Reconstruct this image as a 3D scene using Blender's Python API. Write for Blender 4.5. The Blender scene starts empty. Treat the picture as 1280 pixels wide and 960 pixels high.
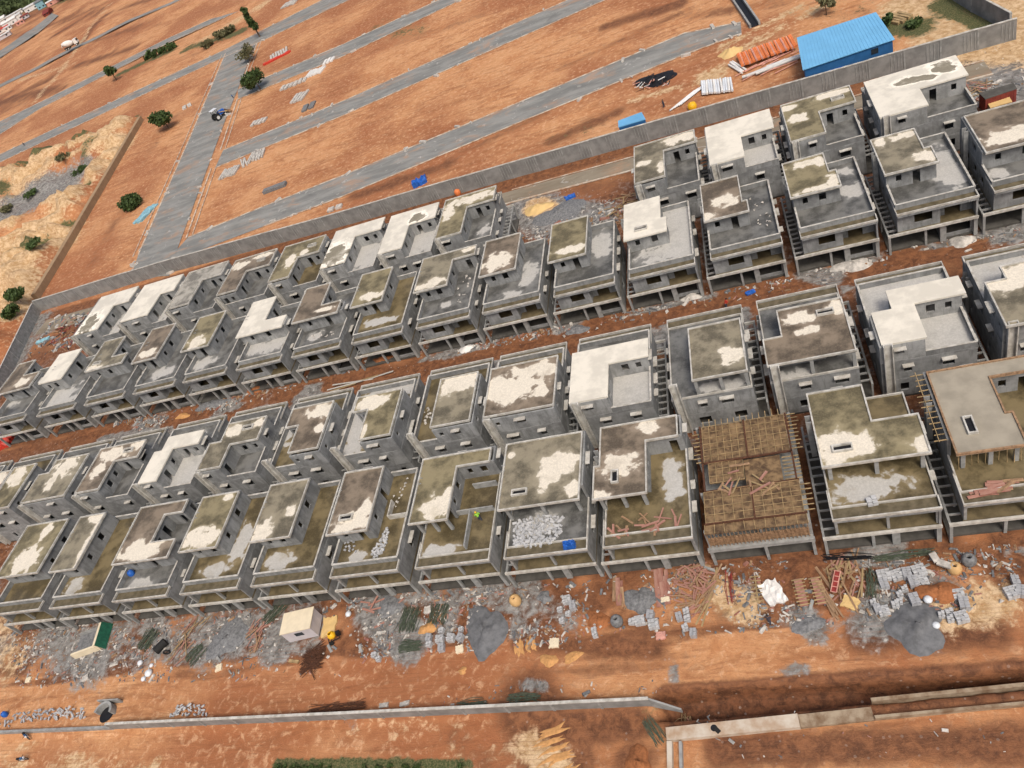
import bpy, bmesh, math, random
import numpy as np
from mathutils import Matrix, Vector
random.seed(7)
rnd = random.Random(11)
S = bpy.context.scene
C = S.collection
PI = math.pi

# ------------------------------------------------------------------ camera
RC = np.array([[0.92271594, 0.10312214, -0.37143118],
               [-0.18616782, -0.7245218, -0.66363371],
               [-0.33754532, 0.68149393, -0.64932979]])
FPX, CH = 961.0, 78.0
def at(u, v, z=0.0):
    """ground (or height z) point seen at photo pixel (u, v)"""
    d = RC.T @ np.array([(u - 640) / FPX, (v - 480) / FPX, 1.0])
    t = (z - CH) / d[2]
    return np.array([d[0] * t, d[1] * t, z])
cam = bpy.data.cameras.new('camera'); cam.sensor_width = 36; cam.lens = FPX / 1280 * 36
cam.clip_start = 0.5; cam.clip_end = 8000
co = bpy.data.objects.new('camera', cam); C.objects.link(co)
m = Matrix.Identity(4)
for i in range(3):
    m[i][0], m[i][1], m[i][2] = RC[0][i], -RC[1][i], -RC[2][i]
m[2][3] = CH
co.matrix_world = m
S.camera = co
S.view_settings.view_transform = 'Standard'; S.view_settings.look = 'None'
S.view_settings.gamma = 1; S.view_settings.use_curve_mapping = False
S.view_settings.exposure = EXPO = 0.08
S.render.engine = 'CYCLES'
S.cycles.max_bounces = 5; S.cycles.diffuse_bounces = 3; S.cycles.glossy_bounces = 2

# ------------------------------------------------------------------ light (thin overcast)
SUN_EL, SUN_AZ = math.radians(56), math.radians(150)      # azimuth clockwise from +Y
w = bpy.data.worlds.new('World'); S.world = w; w.use_nodes = True
nt = w.node_tree; bg = nt.nodes['Background']
sky = nt.nodes.new('ShaderNodeTexSky'); sky.sky_type = 'NISHITA'; sky.sun_disc = False
sky.sun_elevation = SUN_EL; sky.sun_rotation = SUN_AZ
sky.air_density = 1.0; sky.dust_density = 7.0; sky.ozone_density = 0.6
nt.links.new(sky.outputs[0], bg.inputs[0]); bg.inputs[1].default_value = 0.13
sd = bpy.data.lights.new('sun', 'SUN'); sd.energy = 1.5; sd.angle = math.radians(14); sd.color = (1, .95, .87)
so = bpy.data.objects.new('sun', sd); C.objects.link(so)
dv = Vector((math.sin(SUN_AZ) * math.cos(SUN_EL), math.cos(SUN_AZ) * math.cos(SUN_EL), math.sin(SUN_EL)))
so.rotation_euler = dv.to_track_quat('Z', 'Y').to_euler()

# ------------------------------------------------------------------ node helpers
class NB:
    def __init__(s, name, rough=.9):
        s.m = bpy.data.materials.new(name); s.m.use_nodes = True; s.t = s.m.node_tree
        s.b = s.t.nodes['Principled BSDF']; s.b.inputs['Roughness'].default_value = rough
        s.b.inputs['Specular IOR Level'].default_value = .3
        s.tc = None
    def n(s, k, **kw):
        x = s.t.nodes.new(k)
        for a, b in kw.items(): setattr(x, a, b)
        return x
    def link(s, a, b): s.t.links.new(a, b)
    def coord(s, kind='Object'):
        if not s.tc: s.tc = s.n('ShaderNodeTexCoord')
        return s.tc.outputs[kind]
    def inp(s, sock, v):
        if hasattr(v, 'links'): s.link(v, sock)
        elif isinstance(v, (tuple, list)): sock.default_value = tuple(v) + ((1,) if len(v) == 3 and sock.type == 'RGBA' else ())
        else: sock.default_value = v
    def mapping(s, v, loc=(0,0,0), sc=(1,1,1)):
        x = s.n('ShaderNodeMapping'); s.link(v, x.inputs[0]); x.inputs[1].default_value = loc; x.inputs[3].default_value = sc
        return x.outputs[0]
    def noise(s, v, scale, detail=4, rough=.6, dist=0):
        x = s.n('ShaderNodeTexNoise'); s.link(v, x.inputs['Vector']); x.inputs['Scale'].default_value = scale
        x.inputs['Detail'].default_value = detail; x.inputs['Roughness'].default_value = rough; x.inputs['Distortion'].default_value = dist
        return x.outputs[0]
    def math(s, op, a, b=0.0, clamp=False):
        x = s.n('ShaderNodeMath', operation=op, use_clamp=clamp); s.inp(x.inputs[0], a); s.inp(x.inputs[1], b); return x.outputs[0]
    def ss(s, v, a, b):
        x = s.n('ShaderNodeMapRange', interpolation_type='SMOOTHSTEP'); s.inp(x.inputs[0], v); x.inputs[1].default_value = a; x.inputs[2].default_value = b
        return x.outputs[0]
    def mix(s, f, a, b, mode='MIX'):
        x = s.n('ShaderNodeMix', data_type='RGBA', blend_type=mode); s.inp(x.inputs[0], f); s.inp(x.inputs[6], a); s.inp(x.inputs[7], b); return x.outputs[2]
    def col(s, v): s.inp(s.b.inputs['Base Color'], v)
    def bump(s, h, st=.3, d=.05):
        x = s.n('ShaderNodeBump'); s.inp(x.inputs['Height'], h); x.inputs['Strength'].default_value = st; x.inputs['Distance'].default_value = d
        s.link(x.outputs[0], s.b.inputs['Normal'])

def simple(name, c, var=.25, scale=2.0, rough=.85, c2=None, stretch=(1,1,1), bump=0):
    b = NB(name, rough); v = b.mapping(b.coord(), sc=stretch)
    n = b.noise(v, scale, 5)
    c2 = c2 or tuple(x * (1 - var) for x in c)
    b.col(b.mix(b.ss(n, .3, .7), c2, c))
    if bump: b.bump(n, bump)
    return b.m

def wall_mat(name, base):
    b = NB(name, .95); v = b.coord()
    oi = b.n('ShaderNodeObjectInfo')
    va = b.n('ShaderNodeVectorMath', operation='ADD'); b.link(v, va.inputs[0])
    cx = b.n('ShaderNodeCombineXYZ'); b.link(b.math('MULTIPLY', oi.outputs['Random'], 90.0), cx.inputs[0]); b.link(cx.outputs[0], va.inputs[1]); vv = va.outputs[0]
    n1 = b.noise(vv, .45, 6, .65); n2 = b.noise(b.mapping(vv, sc=(1.5, 1.5, .25)), 1.3, 5, .7); n3 = b.noise(vv, 6, 3)
    c = b.mix(b.ss(n1, .35, .65), tuple(x * .68 for x in base), tuple(x * 1.2 for x in base))
    c = b.mix(b.math('MULTIPLY', b.ss(n2, .46, .68), .65), c, (base[0] * .5, base[1] * .5, base[2] * .48))
    # block courses
    sp = b.n('ShaderNodeSeparateXYZ'); b.link(v, sp.inputs[0])
    fr = b.math('FRACT', b.math('MULTIPLY', sp.outputs[2], 4.6))
    c = b.mix(b.math('MULTIPLY', b.ss(fr, .86, .93), b.math('MULTIPLY', b.ss(n1, .40, .55), .45)), c, tuple(x * 1.45 for x in base))
    c = b.mix(b.math('MULTIPLY', b.ss(n3, .55, .7), .2), c, tuple(x * 1.4 for x in base))
    b.col(b.mix(b.math('MULTIPLY', oi.outputs['Random'], .28), c, tuple(x * .62 for x in base))); b.bump(n3, .25, .03)
    return b.m

def slab_mat(name, wet, dry, blobs, seed, base_dry=0.0, wetness=.5, pale=None):
    """floor slab: wet / algae-brown concrete with dry bleached patches of their own shape"""
    b = NB(name, .8); v = b.coord(); off = (seed * 7.3 % 50, seed * 3.1 % 50, 0)
    vo = b.mapping(v, loc=off)
    n1 = b.noise(vo, .38, 5, .6); n2 = b.noise(vo, 1.1, 7, .72, .6); n3 = b.noise(vo, 5, 5, .7)
    pl = wet[0] > .5
    c = b.mix(b.ss(n1, .38, .62), tuple(x * (.88 if pl else .52) for x in wet), tuple(x * (1.08 if pl else 1.3) for x in wet))
    c = b.mix(b.math('MULTIPLY', b.ss(n3, .45, .75), .1 if pl else .35), c, tuple(x * (.8 if pl else 1.7) for x in wet))
    c = b.mix(b.math('MULTIPLY', b.ss(n2, .58, .75), .18 if pl else .5), c, (wet[0] * .55, wet[1] * .5, wet[2] * .4))
    mask = None
    for (x, y, rx, ry) in blobs:
        mp = b.mapping(v, loc=(-x / rx, -y / ry, 0), sc=(1 / rx, 1 / ry, 0))
        ln = b.n('ShaderNodeVectorMath', operation='LENGTH'); b.link(mp, ln.inputs[0])
        d = ln.outputs['Value']
        mask = d if mask is None else b.math('MINIMUM', mask, d)
    if mask is not None:
        n4 = b.noise(vo, .55, 3, .55, .3)
        mm = b.math('ADD', mask, b.math('MULTIPLY', b.math('SUBTRACT', n4, .5), 2.6)); mm = b.math('ADD', mm, b.math('MULTIPLY', b.math('SUBTRACT', n2, .5), .7))
        k = b.math('MULTIPLY', b.ss(mm, 1.17, .90), b.math('SUBTRACT', 1.0, b.math('MULTIPLY', b.ss(n1, .52, .74), .35)))
        edge = b.math('MULTIPLY', b.ss(mm, 1.75, 1.05), .5)
        c = b.mix(edge, c, tuple(x * 1.75 + .03 for x in wet))
        dc = b.mix(b.ss(n3, .35, .7), tuple(x * .8 for x in dry), dry); dc = b.mix(b.math('MULTIPLY', b.ss(n2, .5, .68), .3), dc, tuple(x * .62 for x in dry))
        c = b.mix(k, c, dc)
        b.inp(b.b.inputs['Roughness'], b.math('ADD', b.math('MULTIPLY', k, .45), wetness))
    else:
        b.b.inputs['Roughness'].default_value = wetness
    b.col(c); b.bump(n3, .15, .03)
    return b.m

WET = (.195, .165, .105); DRY = (.76, .70, .585)
M = {}
M['wall'] = wall_mat('grey_block_wall', (.255, .262, .262))
M['plaster'] = wall_mat('grey_plaster', (.31, .315, .31))
M['conc'] = simple('raw_concrete', (.33, .335, .325), .35, 1.2, .9)
M['kerbc'] = simple('pale_concrete_lip', (.56, .55, .51), .3, 1.1, .9, (.33, .31, .27))
M['wetlip_shade'] = simple('stained_shaded_ledge_concrete', (.085, .07, .04), .5, 1.4, .45, (.15, .125, .08))  # wet brown ledge, with the shade of the trough mixed into the colour
M['drainc'] = simple('stained_drain_concrete', (.36, .29, .205), .5, .8, .9, (.17, .105, .06)); M['culvc'] = simple('muddy_culvert_concrete', (.56, .51, .43), .5, .45, .9, (.36, .24, .15))
M['mud'] = simple('wet_mud', (.13, .055, .026), .5, .8, .7); M['balc'] = simple('damp_brown_floor', (.17, .135, .075), .45, 1.0, .6); M['dark'] = simple('dark_floor', (.10, .095, .085), .35, 1.0, .8)
M['tan'] = simple('fresh_tan_concrete', (.35, .315, .25), .25, .5, .8)
M['cwall'] = simple('boundary_wall_grey', (.27, .27, .26), .3, .5, .9, (.17, .17, .165))
M['earthwall'] = simple('earth_brown_wall', (.34, .235, .14), .2, .4, .95)
M['wood'] = simple('planks', (.38, .24, .14), .5, 3.0, .85)
M['ply'] = simple('shuttering_ply', (.25, .165, .085), .5, 1.5, .7, (.07, .042, .024))
M['batten'] = simple('timber_batten', (.43, .31, .16), .5, 1.2, .8)
M['redwood'] = simple('oiled_red_shutter_board', (.25, .10, .075), .45, 1.2, .8, (.38, .22, .17))
M['redsteel'] = simple('red_painted_steel', (.30, .045, .04), .4, 2, .6)
M['rust'] = simple('rusty_rebar', (.115, .05, .028), .5, 4, .8)
M['green_rod'] = simple('green_grey_rods', (.10, .125, .085), .5, 3, .7)
M['block'] = simple('pale_block', (.52, .53, .54), .3, 1.6, .9)
M['block2'] = simple('pale_block_weathered', (.42, .43, .45), .3, 1.6, .9)
M['stone'] = simple('pale_rubble', (.60, .57, .52), .45, 1.5, .9)
M['gravel'] = simple('grey_aggregate', (.22, .225, .23), .5, 3.0, .95, bump=.6)
M['gravel2'] = simple('dark_aggregate', (.165, .17, .178), .4, 1.4, .95, bump=.6)
M['sand'] = simple('orange_sand', (.58, .31, .12), .3, 3.0, .95, bump=.5)
M['redsoil'] = simple('red_soil_heap', (.36, .14, .055), .4, 3.0, .95, bump=.5)
M['bluesheet'] = simple('sky_blue_roof_sheet', (.16, .42, .68), .1, .3, .5)
M['bluewall'] = simple('dark_blue_sheet', (.03, .13, .32), .2, .8, .5)
M['orange'] = simple('orange_pipe', (.75, .22, .07), .25, .6, .5)
M['pink'] = simple('faded_pink_pipe', (.66, .34, .27), .3, .6, .6)
M['white'] = simple('white_plastic', (.72, .76, .80), .2, .5, .5)
M['whitepaint'] = simple('white_paint', (.75, .74, .71), .15, 1.0, .6)
M['cream'] = simple('cream_roof', (.72, .63, .46), .12, .9, .7)
M['lilac'] = simple('pale_cabin_wall', (.55, .52, .54), .15, .9, .7)
M['black'] = simple('black_sheet', (.015, .015, .018), .4, 2, .5)
M['bluetarp'] = simple('blue_tarp', (.025, .14, .55), .4, 2, .5)
M['cyan'] = simple('faded_cyan_sheet', (.25, .47, .55), .4, 2, .6)
M['green'] = simple('green_tarp', (.02, .12, .075), .4, 2, .6)
M['yellow'] = simple('yellow_paint', (.80, .46, .02), .2, 2, .45)
M['yellowtarp'] = simple('tan_tarp', (.66, .46, .2), .15, 1, .7)
M['drum'] = simple('clay_drum', (.62, .40, .18), .25, 1.5, .7)
M['red'] = simple('red_paint', (.55, .05, .03), .3, 2, .5)
M['maroon'] = simple('maroon_container', (.22, .045, .035), .3, 1.5, .6)
M['rubber'] = simple('rubber', (.02, .02, .02), .3, 2, .8)
M['glass'] = simple('dark_glass', (.03, .04, .05), .3, 2, .1)
M['skin'] = simple('skin', (.2, .11, .07), .1, 5, .6)
M['cloth'] = simple('dark_cloth', (.05, .055, .08), .2, 5, .9)
M['shirt_w'] = simple('pale_shirt', (.5, .5, .48), .2, 5, .9)
M['hivis'] = simple('lime_vest', (.35, .75, .08), .2, 5, .8)
M['bark'] = simple('bark', (.13, .09, .06), .3, 4, .9)
M['leaf'] = simple('leaf', (.075, .115, .032), .5, .9, .7, (.028, .05, .015))
M['leafdry'] = simple('dusty_leaf', (.16, .15, .075), .45, .9, .8, (.085, .085, .04))
M['leaffar'] = simple('far_leaf', (.075, .10, .035), .5, .05, .8, (.035, .055, .018))
M['tin'] = simple('tin_roof', (.62, .62, .60), .25, .5, .5)

def road_mat(name, c, c2):
    b = NB(name, .9); v = b.coord()
    n1 = b.noise(b.mapping(v, sc=(.25, 1, 1)), .35, 6, .65); n2 = b.noise(v, 3.5, 5, .7); n3 = b.noise(v, .5, 4, .6, 1)
    x = b.mix(b.ss(n1, .35, .66), c, c2)
    x = b.mix(b.math('MULTIPLY', b.ss(n3, .62, .68), .6), x, (.46, .45, .42))
    n4 = b.noise(b.mapping(v, sc=(.5, 1, 1)), .16, 7, .72, .6); x = b.mix(b.math('MULTIPLY', b.ss(n4, .52, .66), .55), x, (.40, .235, .14)); x = b.mix(b.math('MULTIPLY', b.ss(n4, .46, .34), .4), x, tuple(q * .6 for q in c))
    x = b.mix(b.math('MULTIPLY', b.ss(n2, .55, .75), .35), x, tuple(q * .6 for q in c))
    b.col(x); b.bump(n2, .3, .05); return b.m
M['road'] = road_mat('grey_gravel_road', (.175, .178, .170), (.265, .265, .25))
M['backroad'] = road_mat('brown_gravel_road', (.20, .165, .12), (.26, .225, .17))

def ground_mat():
    b = NB('red_soil', .93); g = b.n('ShaderNodeNewGeometry'); v = g.outputs['Position']
    at_ = b.n('ShaderNodeAttribute', attribute_name='soil'); sep = b.n('ShaderNodeSeparateColor'); b.link(at_.outputs['Color'], sep.inputs[0])
    wet, gry, pal, grn = sep.outputs[0], sep.outputs[1], sep.outputs[2], at_.outputs['Alpha']
    nb = b.noise(v, .022, 6, .6); nm = b.noise(v, .13, 7, .68, .8); nf = b.noise(v, .9, 7, .7, .4); nx = b.noise(v, 4.5, 4, .7)
    st = b.noise(b.mapping(v, sc=(.13, .62, 1)), .7, 7, .7, 1.1)
    c = b.mix(b.ss(nm, .33, .66), (.45, .205, .088), (.60, .325, .158))
    c = b.mix(b.math('MULTIPLY', b.ss(nb, .42, .60), .85), c, (.30, .108, .046))
    c = b.mix(b.math('MULTIPLY', b.ss(st, .47, .64), .6), c, (.25, .098, .042))
    c = b.mix(b.math('MULTIPLY', b.ss(nf, .50, .66), .55), c, (.68, .43, .25)); c = b.mix(b.math('MULTIPLY', b.ss(nf, .45, .32), .4), c, (.27, .10, .042))
    def msk(a, spread, lo, hi):
        k = b.math('ADD', a, b.math('MULTIPLY', b.math('SUBTRACT', nm, .5), spread))
        k = b.math('ADD', k, b.math('MULTIPLY', b.math('SUBTRACT', nf, .5), spread))
        return b.ss(k, lo, hi)
    wc = b.mix(b.ss(nf, .35, .65), (.105, .042, .02), (.25, .105, .046))
    mw = msk(wet, 1.0, .30, .72); c = b.mix(mw, c, wc)
    c = b.mix(b.ss(wet, 1.0, 1.2), c, b.mix(b.ss(nf, .35, .65), (.07, .028, .013), (.19, .076, .034)))  # darkest moist soil; in the trench it also paints in the shade of depth
    gc = b.mix(b.ss(nf, .35, .68), (.11, .108, .10), (.32, .315, .30))
    c = b.mix(msk(gry, .9, .36, .66), c, gc)
    c = b.mix(msk(pal, .8, .36, .62), c, b.mix(b.ss(nf, .38, .64), (.42, .265, .125), (.64, .47, .29)))
    c = b.mix(msk(grn, .9, .38, .62), c, b.mix(b.ss(nx, .4, .6), (.05, .065, .022), (.13, .13, .06)))
    c = b.mix(b.math('MULTIPLY', b.ss(nx, .52, .70), .36), c, (.27, .125, .06))
    # grit
    vo = b.n('ShaderNodeTexVoronoi'); b.link(v, vo.inputs['Vector']); vo.inputs['Scale'].default_value = 1.9
    sc = b.n('ShaderNodeSeparateColor'); b.link(vo.outputs['Color'], sc.inputs[0])
    peb = b.math('MULTIPLY', b.math('LESS_THAN', vo.outputs['Distance'], .26), b.math('GREATER_THAN', sc.outputs[0], .80))
    peb = b.math('MULTIPLY', peb, b.math('ADD', b.math('MULTIPLY', gry, .9), b.math('MULTIPLY', wet, .18)), True)
    c = b.mix(peb, c, b.mix(b.math('GREATER_THAN', sc.outputs[1], .5), (.58, .55, .49), (.06, .05, .045)))
    b.col(c)
    b.inp(b.b.inputs['Roughness'], b.math('SUBTRACT', .95, b.math('MULTIPLY', mw, .25)))
    wv = b.n('ShaderNodeTexWave', wave_type='BANDS', bands_direction='Y'); b.link(b.mapping(v, sc=(.03, 1, 1)), wv.inputs['Vector']); wv.inputs['Scale'].default_value = .62; wv.inputs['Distortion'].default_value = 7; wv.inputs['Detail'].default_value = 3; wv.inputs['Detail Scale'].default_value = .35
    ck = b.math('MULTIPLY', b.math('MULTIPLY', b.ss(wv.outputs['Fac'], .72, .95), b.ss(nm, .47, .62)), .32)
    c = b.mix(ck, c, (.22, .088, .04)); b.col(c)
    hh = b.math('ADD', b.math('MULTIPLY', nf, .8), b.math('MULTIPLY', st, .8)); hh = b.math('ADD', hh, b.math('MULTIPLY', nx, .25))
    b.bump(hh, .7, .35); return b.m
M['ground'] = ground_mat()

# ------------------------------------------------------------------ mesh helpers
class MB:
    def __init__(s): s.v = []; s.f = []; s.mi = []; s.cur = 0
    def add(s, vs, fs):
        k = len(s.v); s.v += [tuple(map(float, p)) for p in vs]; s.f += [tuple(k + i for i in f) for f in fs]; s.mi += [s.cur] * len(fs)
    def box(s, x0, x1, y0, y1, z0, z1):
        s.add([(x0,y0,z0),(x1,y0,z0),(x1,y1,z0),(x0,y1,z0),(x0,y0,z1),(x1,y0,z1),(x1,y1,z1),(x0,y1,z1)],
              [(3,2,1,0),(4,5,6,7),(0,1,5,4),(1,2,6,5),(2,3,7,6),(3,0,4,7)])
    def obox(s, c, d, rz=0, rx=0, ry=0, taper=1):
        R = Matrix.Rotation(rz, 3, 'Z') @ Matrix.Rotation(rx, 3, 'X') @ Matrix.Rotation(ry, 3, 'Y')
        vs = []
        for z in (-1, 1):
            k = taper if z > 0 else 1
            for x, y in ((-1,-1),(1,-1),(1,1),(-1,1)):
                p = R @ Vector((x * d[0] / 2 * k, y * d[1] / 2 * k, z * d[2] / 2)); vs.append((c[0] + p[0], c[1] + p[1], c[2] + p[2]))
        s.add(vs, [(3,2,1,0),(4,5,6,7),(0,1,5,4),(1,2,6,5),(2,3,7,6),(3,0,4,7)])
    def prism(s, poly, z0, z1):
        n = len(poly)
        s.add([(x, y, z0) for x, y in poly] + [(x, y, z1) for x, y in poly],
              [tuple(range(n - 1, -1, -1)), tuple(range(n, 2 * n))] + [(i, (i + 1) % n, n + (i + 1) % n, n + i) for i in range(n)])
    def bar(s, a, b, w, h=None):
        a = Vector(a); b = Vector(b); d = b - a; L = d.length; h = h or w
        if L < 1e-6: return
        q = d.to_track_quat('X', 'Z').to_matrix(); c = (a + b) / 2; vs = []
        for z in (-1, 1):
            for x, y in ((-1,-1),(1,-1),(1,1),(-1,1)):
                p = q @ Vector((x * L / 2, y * w / 2, z * h / 2)); vs.append(tuple(c + p))
        s.add(vs, [(3,2,1,0),(4,5,6,7),(0,1,5,4),(1,2,6,5),(2,3,7,6),(3,0,4,7)])
    def tube(s, a, b, r, r2=None, n=10, caps=True):
        a = Vector(a); b = Vector(b); d = (b - a); r2 = r if r2 is None else r2
        q = d.to_track_quat('Z', 'Y').to_matrix(); vs = []
        for c, rr in ((a, r), (b, r2)):
            for i in range(n):
                t = 2 * PI * i / n; vs.append(tuple(c + q @ Vector((math.cos(t) * rr, math.sin(t) * rr, 0))))
        fs = [(i, (i + 1) % n, n + (i + 1) % n, n + i) for i in range(n)]
        if caps: fs += [tuple(range(n - 1, -1, -1)), tuple(range(n, 2 * n))]
        s.add(vs, fs)
    def lathe(s, c, prof, n=14):
        vs = []; fs = []
        for r, z in prof:
            for i in range(n):
                t = 2 * PI * i / n; vs.append((c[0] + r * math.cos(t), c[1] + r * math.sin(t), c[2] + z))
        for k in range(len(prof) - 1):
            for i in range(n):
                j = (i + 1) % n; fs.append((k * n + i, k * n + j, (k + 1) * n + j, (k + 1) * n + i))
        s.add(vs, fs)
    def wall(s, ax, c0, c1, a0, a1, z0, z1, ops=()):
        """wall slab along axis ax ('x' or 'y'), occupying c0..c1 across, with openings (b0,b1,zb,zt)"""
        def bx(p, q, r, t):
            if q - p < 1e-4 or t - r < 1e-4: return
            if ax == 'x': s.box(p, q, min(c0, c1), max(c0, c1), r, t)
            else: s.box(min(c0, c1), max(c0, c1), p, q, r, t)
        cur = a0
        for (p, q, r, t) in sorted(ops):
            p = max(p, a0 + .05); q = min(q, a1 - .05)
            if q - p < .2 or p < cur: continue
            bx(cur, p, z0, z1); bx(p, q, z0, r); bx(p, q, t, z1); cur = q
        bx(cur, a1, z0, z1)
    def build(s, name, mat, parent=None, smooth=False, loc=None):
        me = bpy.data.meshes.new(name); me.from_pydata(s.v, [], s.f)
        mats = mat if isinstance(mat, (list, tuple)) else [mat]
        for x in mats: me.materials.append(x)
        if len(mats) > 1: me.polygons.foreach_set('material_index', s.mi)
        if smooth: me.polygons.foreach_set('use_smooth', [True] * len(me.polygons))
        me.update()
        o = bpy.data.objects.new(name, me); C.objects.link(o)
        if parent: o.parent = parent
        if loc is not None: o.location = tuple(map(float, loc))
        return o

def tag(o, label, cat, group=None, kind=None):
    if label: o['label'] = label
    if cat: o['category'] = cat
    if group: o['group'] = group
    if kind: o['kind'] = kind
    return o
def thing(name, label, cat, loc=(0,0,0), rz=0, group=None):
    o = bpy.data.objects.new(name, None); C.objects.link(o); o.empty_display_size = .5
    o.location = tuple(map(float, loc)); o.rotation_euler = (0, 0, rz)
    return tag(o, label, cat, group)
def struct(name, mb, mat): return tag(mb.build(name, mat), None, None, kind='structure')
def copy_tree(o, loc, rz=0, label=None, group=None):
    c = o.copy(); C.objects.link(c); c.location = tuple(map(float, loc)); c.rotation_euler = (0, 0, rz)
    if label: c['label'] = label
    if group: c['group'] = group
    for ch in o.children:
        d = ch.copy(); C.objects.link(d); d.parent = c
        for g in ch.children:
            e = g.copy(); C.objects.link(e); e.parent = d
    return c

def area(p): return sum(p[i][0] * p[(i + 1) % len(p)][1] - p[(i + 1) % len(p)][0] * p[i][1] for i in range(len(p))) / 2
def snap_rect(pts, ydir=None):
    """make a rectilinear polygon (first edge runs along X) from measured corners"""
    n = len(pts); p = [list(q) for q in pts]
    for i in range(0, n, 2):
        y = (p[i][1] + p[(i + 1) % n][1]) / 2; p[i][1] = p[(i + 1) % n][1] = y
    for i in range(1, n, 2):
        x = (p[i][0] + p[(i + 1) % n][0]) / 2; p[i][0] = p[(i + 1) % n][0] = x
    return [tuple(q) for q in p]
def offset(poly, d):
    """inset a CCW rectilinear polygon by d (number, or function(edge index, p, q) -> d)"""
    n = len(poly); fn = d if callable(d) else (lambda i, p, q: d); out = []
    es = []
    for i in range(n):
        p, q = poly[i], poly[(i + 1) % n]; L = math.hypot(q[0] - p[0], q[1] - p[1]) or 1
        nx, ny = -(q[1] - p[1]) / L, (q[0] - p[0]) / L; k = fn(i, p, q)
        es.append((p[0] + nx * k, p[1] + ny * k, abs(nx) > .5))
    for i in range(n):
        a, b = es[i - 1], es[i]
        out.append((a[0] if a[2] else b[0], a[1] if not a[2] else b[1]))
    return out
def ring(mb, poly, t, z0, z1, opens=None, skip=()):
    """walls of thickness t inside a CCW rectilinear polygon, one box run per edge, corners not doubled"""
    n = len(poly)
    def cr(i):
        a, b, c = poly[i - 1], poly[i], poly[(i + 1) % n]
        return (b[0] - a[0]) * (c[1] - b[1]) - (b[1] - a[1]) * (c[0] - b[0])
    for i in range(n):
        if i in skip: continue
        p, q = poly[i], poly[(i + 1) % n]
        s0 = t if cr(i) > 0 else 0; e0 = 0 if cr((i + 1) % n) > 0 else t
        dx, dy = q[0] - p[0], q[1] - p[1]; L = abs(dx) + abs(dy)
        ops = (opens or {}).get(i, [])
        if abs(dx) > abs(dy):
            sg = 1 if dx > 0 else -1; c0, c1 = p[1], p[1] + sg * t
            a, b = p[0] + sg * s0, q[0] + sg * e0
            mb.wall('x', c0, c1, min(a, b), max(a, b), z0, z1, ops)
        else:
            sg = 1 if dy > 0 else -1; c0, c1 = p[0], p[0] - sg * t
            a, b = p[1] + sg * s0, q[1] + sg * e0
            mb.wall('y', c0, c1, min(a, b), max(a, b), z0, z1, ops)

# ------------------------------------------------------------------ the villas
L1, L2, PAR, RZ = 3.3, 6.3, 7.2, 9.3
TL = {'t0':(960,0),'t2':(640,160),'t3':(960,160),'t4':(640,380),'t5':(960,300),'t6':(960,480),'t7':(640,560),'a1':(400,220),'a2':(400,420),'a3':(380,560),'a4':(200,280),'a5':(180,460),'a6':(160,560),'a7':(0,340),'a8':(0,540),'c3':(850,0),'c6':(850,320)}
def tp(t, x, y, z):
    k = 2.977 if t[0] == 'c' else 4.0
    return at(TL[t][0] + x / k, TL[t][1] + y / k, z)

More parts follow.
